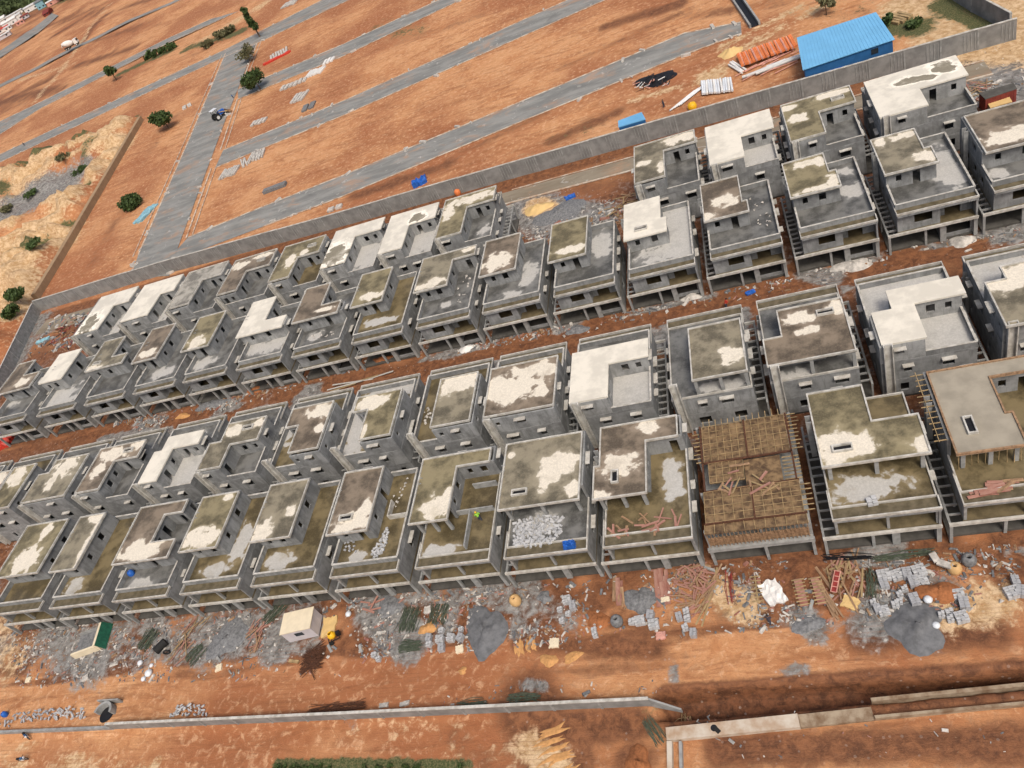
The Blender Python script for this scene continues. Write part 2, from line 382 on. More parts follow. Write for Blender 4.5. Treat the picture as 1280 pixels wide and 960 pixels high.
# key: (x0, x1, photo tile, roof corners, finish, dry patches (tile,x,y,rx,ry), terrace patches, options)
H = {
'S0':(28.8,38.8,'t0',[(990,580),(1330,490),(1400,690),(1075,770)],'raw',[('t0',1220,670,3,1.5)],[('t3',1150,230,1.2,1)],{}),
'S1':(17.2,26.9,'t0',[(520,700),(735,642),(775,740),(820,733),(855,808),(572,882)],'raw',[('t0',790,780,1.7,1.3),('t0',690,672,2.0,.7),('t0',556,712,.7,1.0)],[('t3',900,200,2.2,4.5)],{}),
'S2':(4.9,14.7,'t3',[(80,180),(275,125),(305,215),(345,208),(365,290),(100,357)],'raw',[('t3',330,265,1.1,1.5),('t3',235,305,2.0,.6),('t3',180,178,2.4,.8),('t3',262,165,.8,1)],[('t3',420,310,1.8,1.6),('t3',390,220,1.2,1.2)],{}),
'S3':(-7.6,2.3,'t2',[(950,285),(1130,238),(1150,365),(1180,360),(1183,412),(950,478)],'raw',[('t2',1060,360,1.8,1.4),('t2',985,440,1.1,1.1)],[],{}),
'S4':(-19.8,-10.0,'t2',[(565,380),(735,343),(745,445),(770,443),(773,510),(550,568)],'pale',[],[('t2',830,520,6,9)],{'hatch':('t2',645,505)}),
'S5':(-31.9,-22.2,'t2',[(200,485),(365,443),(385,630),(178,672)],'raw',[('t2',290,605,2.2,1.0)],[('t2',450,580,1.6,3)],{}),
'S6':(-44.2,-34.4,'a1',[(835,325),(985,292),(997,462),(790,505)],'raw',[('a1',880,430,2.3,1.9)],[('a1',1040,490,1.5,3.2),('a1',960,590,2,.8)],{}),
'S7':(-56.4,-46.7,'a1',[(520,418),(772,345),(787,388),(645,422),(655,540),(462,588)],'raw',[('a1',560,535,2.2,1.1),('a1',740,366,1.6,.6)],[('a1',640,640,1,.8)],{}),
'S8':(-69.1,-59.3,'a1',[(210,500),(345,455),(330,618),(150,660)],'raw',[('a1',250,600,2.0,1.1)],[('a1',290,730,3,1)],{}),
'S9':(-81.7,-71.8,'a4',[(740,325),(855,293),(810,405),(912,380),(880,445),(650,500)],'raw',[('a4',820,425,1.6,.5)],[('a4',780,560,1.5,1)],{}),
'S10':(-94.1,-84.4,'a4',[(465,390),(578,362),(530,475),(635,455),(600,515),(380,568)],'pale',[],[('a4',500,620,6,2)],{}),
'S11':(-106.8,-97.0,'a4',[(200,470),(325,435),(245,610),(105,637)],'raw',[('a4',180,590,2.0,1.8)],[('a4',230,690,2.5,1.5)],{'opened':1}),
'S12':(-119.4,-109.4,'a7',[(760,290),(870,258),(790,428),(660,457)],'raw',[('a7',735,405,2.0,1.3)],[('a7',810,500,2.5,1.5)],{}),
'S13':(-132.5,-122.4,'a7',[(530,350),(630,318),(565,420),(645,405),(600,455),(415,505)],'raw',[('a7',460,485,2.2,1.1)],[],{'hatch':('a7',487,458)}),
'S14':(-146.0,-135.8,'a7',[(290,420),(395,378),(325,525),(190,562)],'pale',[],[('a7',290,630,5,3)],{}),
'S15':(-160.4,-150.2,'a7',[(80,470),(165,440),(140,510),(195,500),(150,575),(-10,615)],'raw',[('a7',110,550,2.2,1.3)],[('a7',60,660,2,1)],{}),
'B0':(19.4,32.3,'t0',[(475,410),(940,275),(1000,370),(757,442),(805,522),(560,588)],'palewet',[('t0',880,335,1.6,1.5),('t0',780,390,2.2,.8),('t0',690,405,1.6,1)],[],{}),
'B1':(6.4,17.0,'t0',[(55,535),(405,425),(440,505),(258,560),(290,665),(120,708)],'raw',[('t0',330,465,2.6,.9),('t0',150,590,1.3,1.1),('t0',100,540,1.3,.7)],[],{'hatch':('t0',347,492)}),
'B2':(-6.0,4.5,'c3',[(85,480),(335,400),(345,470),(235,505),(232,585),(118,610)],'pale',[],[('c3',300,560,5,5)],{}),
'B3':(-18.4,-7.9,'t2',[(600,100),(912,8),(916,68),(757,115),(768,240),(622,278)],'raw',[('t2',850,45,3.2,1.1),('t2',745,190,.6,2),('t2',660,175,1.2,.7)],[],{}),
'B4':(-56.0,-45.4,'a1',[(615,130),(888,45),(865,105),(730,170),(705,290),(590,305)],'raw',[('a1',760,110,5,1.3),('a1',640,185,1.4,2.2)],[('a1',820,270,1.2,1.5)],{}),
'B5':(-68.2,-57.7,'a1',[(350,200),(600,130),(570,200),(440,245),(408,362),(298,382)],'palewet',[('a1',490,205,1.5,1.6)],[('a1',500,330,5,5)],{}),
'B6':(-81.4,-70.2,'a1',[(75,275),(330,205),(300,255),(165,310),(125,432),(8,455)],'palewet',[('a1',75,395,2.6,3.0)],[('a1',230,400,5,5)],{}),
'B7':(-93.8,-83.3,'a4',[(625,115),(832,55),(795,135),(690,168),(640,270),(545,287)],'raw',[('a4',650,180,1.2,2.2),('a4',720,140,1,.9)],[],{'hatch':('a4',762,108)}),
'B8':(-107.4,-96.1,'a4',[(370,190),(590,120),(545,205),(430,235),(385,330),(292,355)],'raw',[('a4',400,205,2.2,1.2),('a4',520,155,2.8,.8)],[],{'hatch':('a4',508,180)}),
'B9':(-120.9,-109.5,'a4',[(140,245),(345,185),(310,245),(205,285),(145,402),(45,420)],'grey',[],[],{}),
'B10':(-134.6,-122.5,'a7',[(710,70),(915,10),(880,70),(790,125),(730,220),(620,238)],'pale',[],[('a7',820,200,5,5)],{}),
'B11':(-148.8,-136.3,'a7',[(490,130),(690,70),(655,128),(545,185),(490,290),(395,300)],'palewet',[('a7',445,260,2.2,3.0)],[('a7',560,290,5,5)],{}),
'M0':(22.0,33.0,'t5',[(1165,135),(1420,75),(1480,400),(1180,420),(1085,215),(1180,195)],'raw',[('t5',1170,215,4,1.4),('t5',1270,150,3,1.2)],[('t5',1100,150,6,9)],{}),
'M1':(9.7,19.6,'t5',[(590,255),(950,175),(992,265),(730,315),(797,488),(565,525),(517,365),(615,343)],'pale',[],[('t5',900,440,9,9),('t5',600,230,9,5)],{}),
'M2':(-2.5,7.4,'c6',[(360,205),(608,152),(648,350),(325,415),(308,315),(375,298)],'raw',[('c6',440,230,1.7,1.0),('c6',472,278,1.2,.6),('c6',590,188,1.0,1.3)],[('c6',400,455,2.5,1.2)],{'openb':1,'kerbpar':1,'hatch':('c6',540,210)}),
'M3':(-14.5,-4.6,'t4',[(868,130),(1148,68),(1168,330),(912,388)],'raw',[('t4',1095,255,1.6,1.3)],[('t4',1050,410,2.5,1)],{'openb':1,'kerbpar':1}),
'M4':(-27.2,-16.9,'t4',[(285,250),(670,170),(690,260),(475,295),(485,460),(300,495)],'pale',[],[('t4',600,420,6,6)],{}),
'M5':(-39.6,-29.3,'a2',[(840,170),(1195,97),(1165,340),(832,412)],'raw',[('a2',950,260,4.6,2.6),('a2',1080,170,3.4,1.4)],[],{}),
'M6':(-51.3,-41.0,'a2',[(590,220),(800,178),(740,425),(565,455)],'raw',[('a2',690,238,3.0,2.0)],[],{'stain':1}),
'M7':(-63.9,-53.5,'a2',[(190,310),(418,260),(345,492),(192,522),(238,370),(163,383)],'raw',[('a2',255,330,2.4,1.5),('a2',215,480,.5,2)],[('a2',170,490,3,6),('a2',440,240,6,2)],{}),
'M8':(-76.1,-65.7,'a5',[(740,210),(955,160),(865,398),(722,428),(768,290),(712,300)],'raw',[('a5',885,210,2.4,1.5),('a5',870,300,.8,.8)],[('a5',720,340,1.2,2)],{}),
'M9':(-89.0,-78.6,'a5',[(425,280),(615,240),(570,350),(425,390),(385,490),(265,520),(325,380),(385,368)],'raw',[('a5',450,310,1.9,1.2),('a5',575,272,1.3,.8)],[],{'hatch':('a5',522,298)}),
'M10':(-101.8,-91.4,'a5',[(115,350),(305,302),(270,372),(135,405),(65,558),(-15,580),(30,425),(95,410)],'pale',[],[('a5',230,480,5,6)],{}),
'M11':(-115.2,-104.7,'a8',[(500,90),(735,35),(690,120),(570,150),(490,290),(380,305)],'raw',[('a8',560,115,3.0,1.6),('a8',490,190,1.4,1.6),('a8',690,62,1.7,1.0)],[],{'hatch':('a8',645,92)}),
'M12':(-128.0,-117.2,'a8',[(280,150),(450,100),(320,320),(110,355),(190,215),(245,205)],'raw',[('a8',335,165,2.4,2.6),('a8',260,240,1.1,2)],[],{}),
'M13':(-141.4,-130.5,'a8',[(60,190),(185,150),(50,370),(-70,400)],'raw',[('a8',90,220,2.0,2.2)],[],{}),
'M14':(-154.6,-144.0,'a8',[(-80,225),(40,190),(-60,400),(-190,430)],'raw',[('a8',-20,250,2,2)],[],{}),
'F0':(13.0,23.6,'t6',[(815,-60),(1350,-155),(1375,-80),(1110,-30),(1190,140),(1225,137),(1300,300),(920,365)],'tan',[],[],{'openf':1,'low':1,'hatchx':('t6',1010,208)}),
'F1':(1.2,11.0,'t6',[(205,50),(465,5),(522,183),(738,150),(835,345),(255,420)],'raw',[('t6',370,315,3.0,2.1),('t6',780,310,1.2,1.2)],[('t6',470,515,3.2,1.5)],{'openf':1,'low':1,'hatch':('t6',372,322)}),
'F3':(-22.8,-13.0,'t4',[(440,625),(822,552),(832,658),(655,688),(690,938),(405,985),(405,815),(438,812)],'raw',[('t4',530,800,2.1,1.5),('t4',685,612,1.3,.9),('t4',435,965,1.1,1.0)],[('t4',805,860,1.2,3)],{'openf':1,'low':1,'hatchy':('t4',515,865)}),
'F4':(-34.8,-24.8,'a2',[(935,545),(1295,478),(1315,810),(885,880)],'raw',[('a2',1200,640,2.4,1.6),('a2',1135,720,1.2,1.2),('a2',1262,760,1.1,.9),('a2',955,595,.4,.5)],[('a3',1180,370,2,1.4)],{'openf':1,'low':1,'hatch':('a2',998,783)}),
'F5':(-46.6,-36.9,'a2',[(520,620),(848,558),(858,625),(680,655),(640,920),(437,942)],'raw',[('a2',595,850,2.2,2.0),('a2',640,790,1,1)],[('a3',680,525,2.3,1.1)],{'openf':1,'low':1}),
'F6':(-59.0,-49.3,'a3',[(210,125),(390,93),(325,410),(105,440)],'raw',[('a3',230,375,2.9,1.3),('a3',310,300,.9,1.4)],[('a3',280,540,1.2,.8)],{'hatch':('a3',212,350)}),
'F7':(-71.5,-61.7,'a6',[(715,188),(888,157),(830,440),(605,475)],'raw',[('a6',655,430,1.5,2.0),('a6',812,315,.8,.9)],[('a6',760,575,2.0,1.5)],{}),
'F8':(-83.7,-74.0,'a6',[(375,250),(540,218),(460,490),(250,528)],'raw',[('a6',365,450,3.2,1.7),('a6',505,240,.9,.6)],[('a6',560,480,1.4,3.0),('a6',430,610,2,1)],{}),
'F9':(-96.3,-86.4,'a8',[(705,385),(945,332),(915,395),(818,420),(765,545),(875,540),(835,628),(557,667)],'raw',[('a8',700,590,3.6,1.8)],[('a8',710,760,2,1)],{}),
'F10':(-109.0,-99.1,'a8',[(400,430),(530,402),(370,690),(248,700)],'raw',[('a8',440,560,.8,4.0),('a8',490,425,2.0,.9)],[('a8',370,770,1.8,1.3)],{}),
'F11':(-121.4,-111.4,'a8',[(120,480),(335,430),(200,700),(-10,735)],'raw',[('a8',130,640,2.6,2.7),('a8',235,490,.8,2.4)],[],{}),
}
ROWN = {'F':'front row','M':'second row','S':'third row','B':'back row'}
ORD = ['rightmost','second from right','third from right','fourth from right','fifth from right','sixth from right','seventh from right','eighth from right','seventh from left','sixth from left','fifth from left','fourth from left','third from left','second from left','leftmost']
LOOK = {
'S0':'villa shell with brown roof and pale band, cut by the right edge','S1':'villa shell with white-edged olive roof and dry white terrace','S2':'villa shell with olive roof rimmed white and grey puddled terrace',
'S3':'villa shell with half white roof and debris on dark terrace','S4':'plastered villa shell with clean pale roof and dry grey terrace','S5':'villa shell with brown roof, white front edge and projecting side box',
'S6':'villa shell with crusty white roof and dusty olive terrace','S7':'villa shell with L-shaped roof and rubble strewn dark terrace','S8':'villa shell with small white patched roof and wide pale terrace',
'S9':'villa shell with speckled brown roof and dark littered terrace','S10':'villa shell with clean cream L-shaped roof overhanging its terrace','S11':'villa shell with thin roof on open posts and white ringed terrace',
'S12':'villa shell with long box room and half white terrace','S13':'villa shell with notched brown roof and small roof hatch','S14':'villa shell with plain pale roof box and smooth terrace','S15':'villa shell with two stepped roofs beside the boundary wall',
'B0':'large villa shell with pale roof crossed by a dark wet streak','B1':'villa shell with blotchy brown roof and square roof hatch','B2':'villa shell with two stepped clean cream roofs','B3':'villa shell beside the empty plot with flaky white roof edge',
'B4':'villa shell with long white roof arm, left of the empty plot','B5':'villa shell with roof half cream and half grey','B6':'villa shell with cream rear roof and wet brown front slab','B7':'villa shell with brown roof, white streak and small hatch','B8':'villa shell with brown roof and pale crust along its rear',
'B9':'villa shell with plain grey L-shaped roof','B10':'villa shell with whole white L-shaped roof','B11':'villa shell with white roof next to the debris yard',
'M0':'villa shell with brown and cream roof, cut by the right edge','M1':'plastered villa shell with cream T-shaped roof and tall pipe shaft','M2':'villa shell with brown roof, white spots and open rear storey','M3':'villa shell with brown square roof and long side ledge',
'M4':'plastered villa shell with bright white L-shaped roof','M5':'villa shell with broad cream roof and brown wavy stain','M6':'villa shell with roof half cream half brown and rusty streaked wall','M7':'villa shell with brown roof, white corner and dry side terrace',
'M8':'villa shell with brown roof and cream far corner','M9':'villa shell with stepped brown roof round a sunken court','M10':'plastered villa shell with cream stepped roof and dry court','M11':'villa shell with patchy L-shaped roof holding a green plank','M12':'villa shell with grey-brown roof and big cream blot','M13':'villa shell with narrow roof and white blot at far end','M14':'villa shell cut by the left edge behind its neighbours',
'F0':'unfinished villa with fresh tan slab and propped formwork','F1':'villa shell with olive T-shaped roof and puddled lower terrace','F3':'villa shell with white patched roof and red boards on terrace','F4':'villa shell with block pile and blue tarp on its terrace',
'F5':'villa shell with half built rooms beside its roof','F6':'villa shell with white-fronted roof and scattered blocks on terrace','F7':'villa shell with brown box roof and notched side parapet','F8':'villa shell with white front roof and pale streak on terrace',
'F9':'villa shell with L-shaped roof and blue drum on terrace','F10':'villa shell with olive roof strip edged in white','F11':'villa shell with square roof blotted white, nearest the left edge'}
tseed = 0
def villa(key):
    global tseed
    tseed += 1
    x0, x1, tile, corners, finish, blobs, tblobs, op = H[key]
    W = x1 - x0; row = key[0]; r = random.Random(hash(key) % 999 if False else sum(map(ord, key)) * 13 + tseed)
    xc = (x0 + x1) / 2; drift = max(0, -20 - xc)
    if row == 'F': yf = 46.1 + drift * .010; D = 61.5 - 46.1
    if row == 'S': yf = 92.3 + drift * .011; D = 15.7
    if row == 'M': yf = 81.2 + drift * .004; D = 81.2 - 66.3
    if row == 'B': yf = 127.7 + drift * .024; D = 127.7 - 112.9
    back = row in 'MB'
    if back: loc = (x1, yf, 0); rz = PI; toL = lambda p: (x1 - p[0], yf - p[1])
    else: loc = (x0, yf, 0); rz = 0; toL = lambda p: (p[0] - x0, p[1] - yf)
    root = thing('villa_shell', LOOK[key] + ', ' + ROWN[row], 'house', loc, rz, 'concrete villa shells in four rows')
    pts = [toL(tp(tile, *c, RZ)[:2]) for c in corners]
    P = snap_rect(pts)
    if area(P) < 0: P = P[::-1]; P = P[1:] + P[:1]
    low = op.get('low') or op.get('kerbpar')
    tf = 1.5                                               # terrace front, behind the outer lip
    # ---- walls of the room block: roof outline, inset, snapped to the body sides
    xs = [p[0] for p in P]; ys = [p[1] for p in P]
    def dfn(i, p, q):
        dx, dy = q[0] - p[0], q[1] - p[1]
        if abs(dx) > abs(dy):
            y = p[1]
            if dx < 0: return max(-.5, y - D) if abs(y - D) < .9 else .2
            if op.get('openf') and abs(y - min(ys)) < 1.2: return 2.2
            return .75 if y < 7 and not back else .2
        x = p[0]
        if dy < 0 and abs(x) < .95: return max(0, -x) + .0 if x < 0 else -x
        if dy > 0 and abs(x - W) < .95: return x - W
        return .2
    fl = dfn
    if op.get('openb'):
        def fl(i, p, q):
            if q[0] - p[0] < -1 and abs(p[1] - max(ys)) < 1: return 2.4
            return dfn(i, p, q)
    Q = offset(P, fl)
    # ---- plinth, lower storeys
    b = MB(); b.box(-1.3, W - .02, .7, D - .03, 0, .3); b.build('plinth', M['dark'], root)
    gw = MB(); t = .22
    sw = lambda n, lo, hi, zb: [(a, a + r.choice((.9, 1.2, 1.5)), zb, zb + 1.25) for a in sorted(r.uniform(lo + i * (hi - lo) / n, lo + (i + .5) * (hi - lo) / n) for i in range(n))]
    sideL, sideR, rear = [sw(3, 4, D - 1, L1 + .9), sw(3, 3, D - 1, L1 + .9), sw(2, .8, W - .6, L1 + .95)]
    gL, gR, gB = [sw(2, 4.5, D - 1, 1.2), sw(2, 3, D - 1, 1.2), sw(2, .8, W - .6, 1.2)]
    gw.wall('y', 0, t, 4.0, D, .3, L1 - .25, gL); gw.wall('y', W - t, W, .5, D, .3, L1 - .25, gR)
    gw.wall('x', D - t, D, t, W - t, .3, L1 - .25, gB)
    split = W * .55
    gw.wall('x', 4.4, 4.4 + t, t, split, .3, L1 - .25, [(split * .3, split * .3 + 1.1, .3, 2.5), (split * .62, split * .62 + 1.3, .3, 2.6)])
    gy_ = 2.0 if row == 'F' else .9
    gw.wall('y', split, split + t, gy_, 4.4 + t, .3, L1 - .25)
    gw.wall('x', gy_, gy_ + t, split + t, W - t, .3, L1 - .25, [(split + .6, W - .7, .8, 2.7)])
    gw.build('ground_floor', M['wall'], root)
    fw = MB(); z0, z1 = L1, L2 - .25
    fw.wall('y', 0, t, .56, D, z0, z1, sideL); fw.wall('y', W - t, W, .25, D, z0, z1, sideR)
    fw.wall('x', D - t, D, t, W - t, z0, z1, rear)
    s2 = W * .52
    if row != 'F' and (sum(map(ord, key)) % 2 or row == 'S'):
        fw.wall('x', .55, .55 + t, t, s2, z0, z1, [(s2 * .42, s2 * .42 + 2.2, L1 + .9, L1 + 2.3)])
        fw.wall('y', s2, s2 + t, .55, 2.0, z0, z1)
        fw.wall('x', 2.0, 2.0 + t, s2 + t, W - t, z0, z1, [(s2 + 1.1, s2 + 3.0, L1, L1 + 2.2)])
    else:
        fw.wall('x', 2.8, 2.8 + t, t, s2, z0, z1, [(s2 * .2, s2 * .2 + 2.8, L1, L1 + 2.3)])
        ry = 1.7 if row == 'F' else .5
        fw.wall('y', s2, s2 + t, ry, 2.8 + t, z0, z1)
        fw.wall('x', ry, ry + t, s2 + t, W - t, z0, z1, [(s2 + .7, s2 + 3.3, L1 + .8, L1 + 2.3)])
    fw.build('first_floor', M['wall'], root)
    b = MB(); b.box(-.02, W + .015, .35, D + .015, L1 - .25, L1); b.build('floor_slab', M['balc'] if row in 'FS' else M['wall'], root)
    b = MB(); b.box(-1.35, W + .05, .0, .26, L1 - .3, L1 + .08); b.build('front_beam', M['kerbc'], root)
    for (cx, cy, cw, cd, zt) in ((-1.32, .02, .3, .4, L1 - .3), (split * .62, .5, .3, .35, L1 - .25), (split - .1, .5, .75, .45, L1 - .25)):
        b = MB(); b.box(cx, cx + cw, cy, cy + cd, 0, zt); b.build('column', M['conc'], root)
    if row == 'F':
        for cx in (.02, W * .5, W - .4):
            b = MB(); b.box(cx, cx + .28, .45, .75, L1, L2 - .25); b.build('column', M['conc'], root)
    b = MB(); b.box(W - .42, W + .03, .28, 1.3, 0, L1 - .26); b.build('fin_wall', M['conc'], root)
    # side ribs over the passage on the left of the house
    b = MB(); b.box(-1.35, -1.12, .28, D, L1 - .42, L1 - .08)
    k = 1.3
    while k < D - .3: b.box(-1.115, -.03, k, k + .16, L1 - .36, L1 - .12); k += 1.15
    b.build('side_beam', M['conc'], root)
    for cy in (5.2, 10.4, D - .4):
        b = MB(); b.box(-1.33, -1.13, cy, cy + .25, 0, L1 - .43); b.build('column', M['conc'], root)
    # ---- terrace slab, outer lip with trough, parapet
    b = MB(); b.box(-.02, W + .02, .0, D + .02, L2 - .25, L2); b.build('terrace_slab', M['wall'], root)
    b = MB(); b.box(.02, W - .02, .16, tf - .01, L2 + .004, L2 + .03); b.build('ledge_floor', M['wetlip_shade'], root)
    b = MB(); b.box(-.14, W + .06, -.04, .12, L2 + .1, L2 + .42)
    b.box(-.14, -.03, .125, tf + 2.2, L2 + .12, L2 + .40); b.box(W - .08, W + .06, .125, tf - .02, L2 + .12, L2 + .42)
    b.build('slab_lip', M['kerbc'], root)
    zp = L2 + .34 if low else PAR
    # parapet only where the room block does not already stand
    per = MB(); cap = MB(); pt = .16
    def cover(axis, val):
        iv = []
        for i in range(len(Q)):
            p, q = Q[i], Q[(i + 1) % len(Q)]
            if axis == 'x' and abs(p[1] - q[1]) < 1e-3 and abs(p[1] - val) < .3: iv.append((min(p[0], q[0]), max(p[0], q[0])))
            if axis == 'y' and abs(p[0] - q[0]) < 1e-3 and abs(p[0] - val) < .3: iv.append((min(p[1], q[1]), max(p[1], q[1])))
        return sorted(iv)
    def runs(a, b_, iv):
        out = []; cur = a
        for p, q in iv:
            if p > cur + .05: out.append((cur, p - .004))
            cur = max(cur, q + .004)
        if b_ > cur + .05: out.append((cur, b_))
        return out
    cwid = .045
    for ax, val, c0, c1, a, e in (('x', tf, tf, tf + pt, 0, W), ('x', D, D - pt, D, 0, W), ('y', 0, 0, pt, tf + pt + .001, D - pt - .001), ('y', W, W - pt, W, tf + pt + .001, D - pt - .001)):
        for p, q in runs(a, e, cover(ax, val)):
            per = MB(); per.wall(ax, c0, c1, p, q, L2, zp - .06); po = per.build('terrace_parapet', M['kerbc' if low else 'wall'], root)
            if not low: cap = MB(); cap.wall(ax, c0 - cwid, c1 + cwid, p, q, zp - .06, zp); cap.build('parapet_cap', M['kerbc'], po)
    tb = [(*toL(tp(tt, x, y, L2)[:2]), rx, ry) for tt, x, y, rx, ry in tblobs]
    pale = finish in ('pale', 'palewet')
    twet = (.135, .135, .128) if pale or row in 'SB' and r.random() < .7 or r.random() < .4 else (.145, .115, .062)
    b = MB(); b.box(pt + .01, W - pt - .01, tf + pt + .01, D - pt - .01, L2 + .004, L2 + .03)
    b.build('terrace_floor', slab_mat('terrace_floor_' + key, twet, (.50, .49, .46), tb, tseed + 60, wetness=.35 if not pale else .6), root)
    # ---- room block
    up = MB(); opens = {}; shades = []
    for i in range(len(Q)):
        p, q = Q[i], Q[(i + 1) % len(Q)]; L = abs(p[0] - q[0]) + abs(p[1] - q[1])
        ax = 'x' if abs(p[0] - q[0]) > abs(p[1] - q[1]) else 'y'
        if L < 2.3: continue
        lo = min(p[0], q[0]) if ax == 'x' else min(p[1], q[1])
        val = p[1] if ax == 'x' else p[0]
        onper = (ax == 'y' and (abs(val) < .3 or abs(val - W) < .3)) or (ax == 'x' and abs(val - D) < .3)
        if op.get('openf') and ax == 'x' and q[0] > p[0] and abs(p[1] - min(a[1] for a in Q)) < .2:
            n = max(2, int(L / 2.6)); w_ = (L - .35 * (n + 1)) / n
            opens[i] = [(lo + .35 + j * (w_ + .35), lo + .35 + j * (w_ + .35) + w_, L2 + .03, RZ - .75) for j in range(n)]
        elif op.get('openb') and ax == 'x' and q[0] < p[0] and abs(p[1] - max(a[1] for a in Q)) < .2:
            opens[i] = [(lo + L * .2, lo + L * .2 + 1.2, L2 + .03, RZ - .9), (lo + L * .6, lo + L * .6 + 1.6, L2 + .9, RZ - .9)]
        elif onper:
            a = lo + L * r.uniform(.25, .5); w_ = r.choice((1.0, 1.3, 1.6)); opens[i] = [(a, min(a + w_, lo + L - .3), L2 + 1.1, L2 + 2.1)]
            shades.append((ax, val, a, w_, L2 + 2.15, 1 if (ax == 'x' or val > W / 2) else -1))
            if L > 4.5: opens[i].append((lo + L * .78, lo + L * .78 + .6, L2 + 1.3, L2 + 2.0))
        else:
            a = lo + L * r.uniform(.5, .62); opens[i] = [(a, min(a + .95, lo + L - .25), L2 + (.03 if r.random() < .5 else .9), L2 + 2.1)]
            if L > 5: opens[i].append((lo + L * .2, lo + L * .2 + .7, L2 + 1.0, L2 + 2.0))
    ring(up, Q, t, L2 + .03, RZ - .25, opens)
    up.build('upper_block', M['plaster' if pale else 'wall'], root)
    b = MB(); b.prism(P, RZ - .25, RZ - .04 if not pale else RZ)
    rb = [(*toL(tp(tt, x, y, RZ)[:2]), rx, ry) for tt, x, y, rx, ry in blobs]
    if finish == 'raw': mt = slab_mat('roof_' + key, ((.195, .166, .098), (.175, .14, .102), (.20, .176, .125))[tseed % 3], DRY, rb, tseed)
    elif finish == 'grey': mt = slab_mat('roof_' + key, (.29, .275, .24), DRY, [], tseed, wetness=.8)
    elif finish == 'pale': mt = slab_mat('roof_' + key, (.66, .625, .54), DRY, [], tseed, wetness=.85)
    elif finish == 'palewet': mt = slab_mat('roof_' + key, (.66, .625, .54), (.26, .235, .18), rb, tseed, wetness=.6)
    else: mt = M['tan']
    b.build('roof_slab', mt, root)
    if not pale:
        b = MB(); ring(b, offset(P, -.03), .17, RZ - .17, RZ + .14); b.build('roof_kerb', M['kerbc' if finish != 'tan' else 'wood'], root)
    for kx in ('hatch', 'hatchx', 'hatchy'):
        if kx in op:
            cx, cy = toL(tp(*op[kx], RZ)[:2]); hw, hd = {'hatch': (1.0, .45), 'hatchx': (.45, 1.1), 'hatchy': (.45, .9)}[kx]
            b = MB(); ring(b, [(cx - hw, cy - hd), (cx + hw, cy - hd), (cx + hw, cy + hd), (cx - hw, cy + hd)], .15, RZ - .04, RZ + .3)
            hb = b.build('roof_hatch', M['kerbc'], root)
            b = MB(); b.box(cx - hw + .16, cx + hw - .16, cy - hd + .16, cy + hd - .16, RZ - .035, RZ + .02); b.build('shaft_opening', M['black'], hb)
    # ---- sunshades over the openings of the side and rear walls
    for lst, ax, val, z in ((sideR, 'y', W, L1), (sideL, 'y', 0, L1), (rear, 'x', D, L1)):
        for (a, e, zb, zt) in lst: shades.append((ax, val, a, e - a, zt + .05, 1 if val > 1 else -1))
    for (ax, val, a, w_, z, sg) in shades:
        if ax == 'y' and val < 1 and back is False and (r.random() < .75 or z < L2): continue
        b = MB(); g = .004
        if ax == 'x': b.box(a - .15, a + w_ + .15, val + g, val + .55, z, z + .12)
        elif sg > 0: b.box(val + g, val + .55, a - .15, a + w_ + .15, z, z + .12)
        else: b.box(val - .55, val - g, a - .15, a + w_ + .15, z, z + .12)
        b.build('sunshade', M['kerbc'], root)
    # ---- open storeys: posts under the roof edge
    if op.get('openf'):
        fy = min(ys); fx0 = min(p[0] for p in P if abs(p[1] - fy) < .6); fx1 = max(p[0] for p in P if abs(p[1] - fy) < .6)
        for cx in (fx0 + .5, (fx0 + fx1) / 2 - .1, fx1 - .9):
            b = MB(); b.box(cx, cx + .4, fy + .5, fy + .85, L2 + .03, RZ - .25); b.build('column', M['conc'], root)
    if op.get('openb'):
        fy = max(ys); fx0 = min(p[0] for p in P if abs(p[1] - fy) < .6); fx1 = max(p[0] for p in P if abs(p[1] - fy) < .6)
        for cx in (fx0 + .1, (fx0 + fx1) / 2 - .2, fx1 - .5):
            b = MB(); b.box(cx, cx + .4, fy - .55, fy - .15, L2 + .03, RZ - .25); b.build('column', M['conc'], root)
    # ---- pipe shaft with two side fins on the rear corner
    if back:
        b = MB(); sx = W - .35
        b.box(sx - .12, sx + .0, D + .004, D + .55, 0, RZ + .1); b.box(sx - 1.0, sx - .88, D + .004, D + .55, 0, RZ + .1); b.box(sx - .88, sx - .12, D + .004, D + .14, 0, RZ + .1)
        b.build('pipe_shaft', M['kerbc'], root)
        if r.random() < .6:
            for yy in (2.0, 3.0): b = MB(); b.box(W + .004, W + .4, yy, yy + .12, 0, L2 - .3); b.build('shaft_fin', M['conc'], root)
    else:
        for yy in (4.6, 3.7): b = MB(); b.box(-.75, -.18, D - yy, D - yy + .12, L1, RZ + .05); b.build('shaft_fin', M['conc'], root)
    if 'projbox' in op: pass
    return root, toL
VR = {}
for k in H: VR[k] = villa(k)

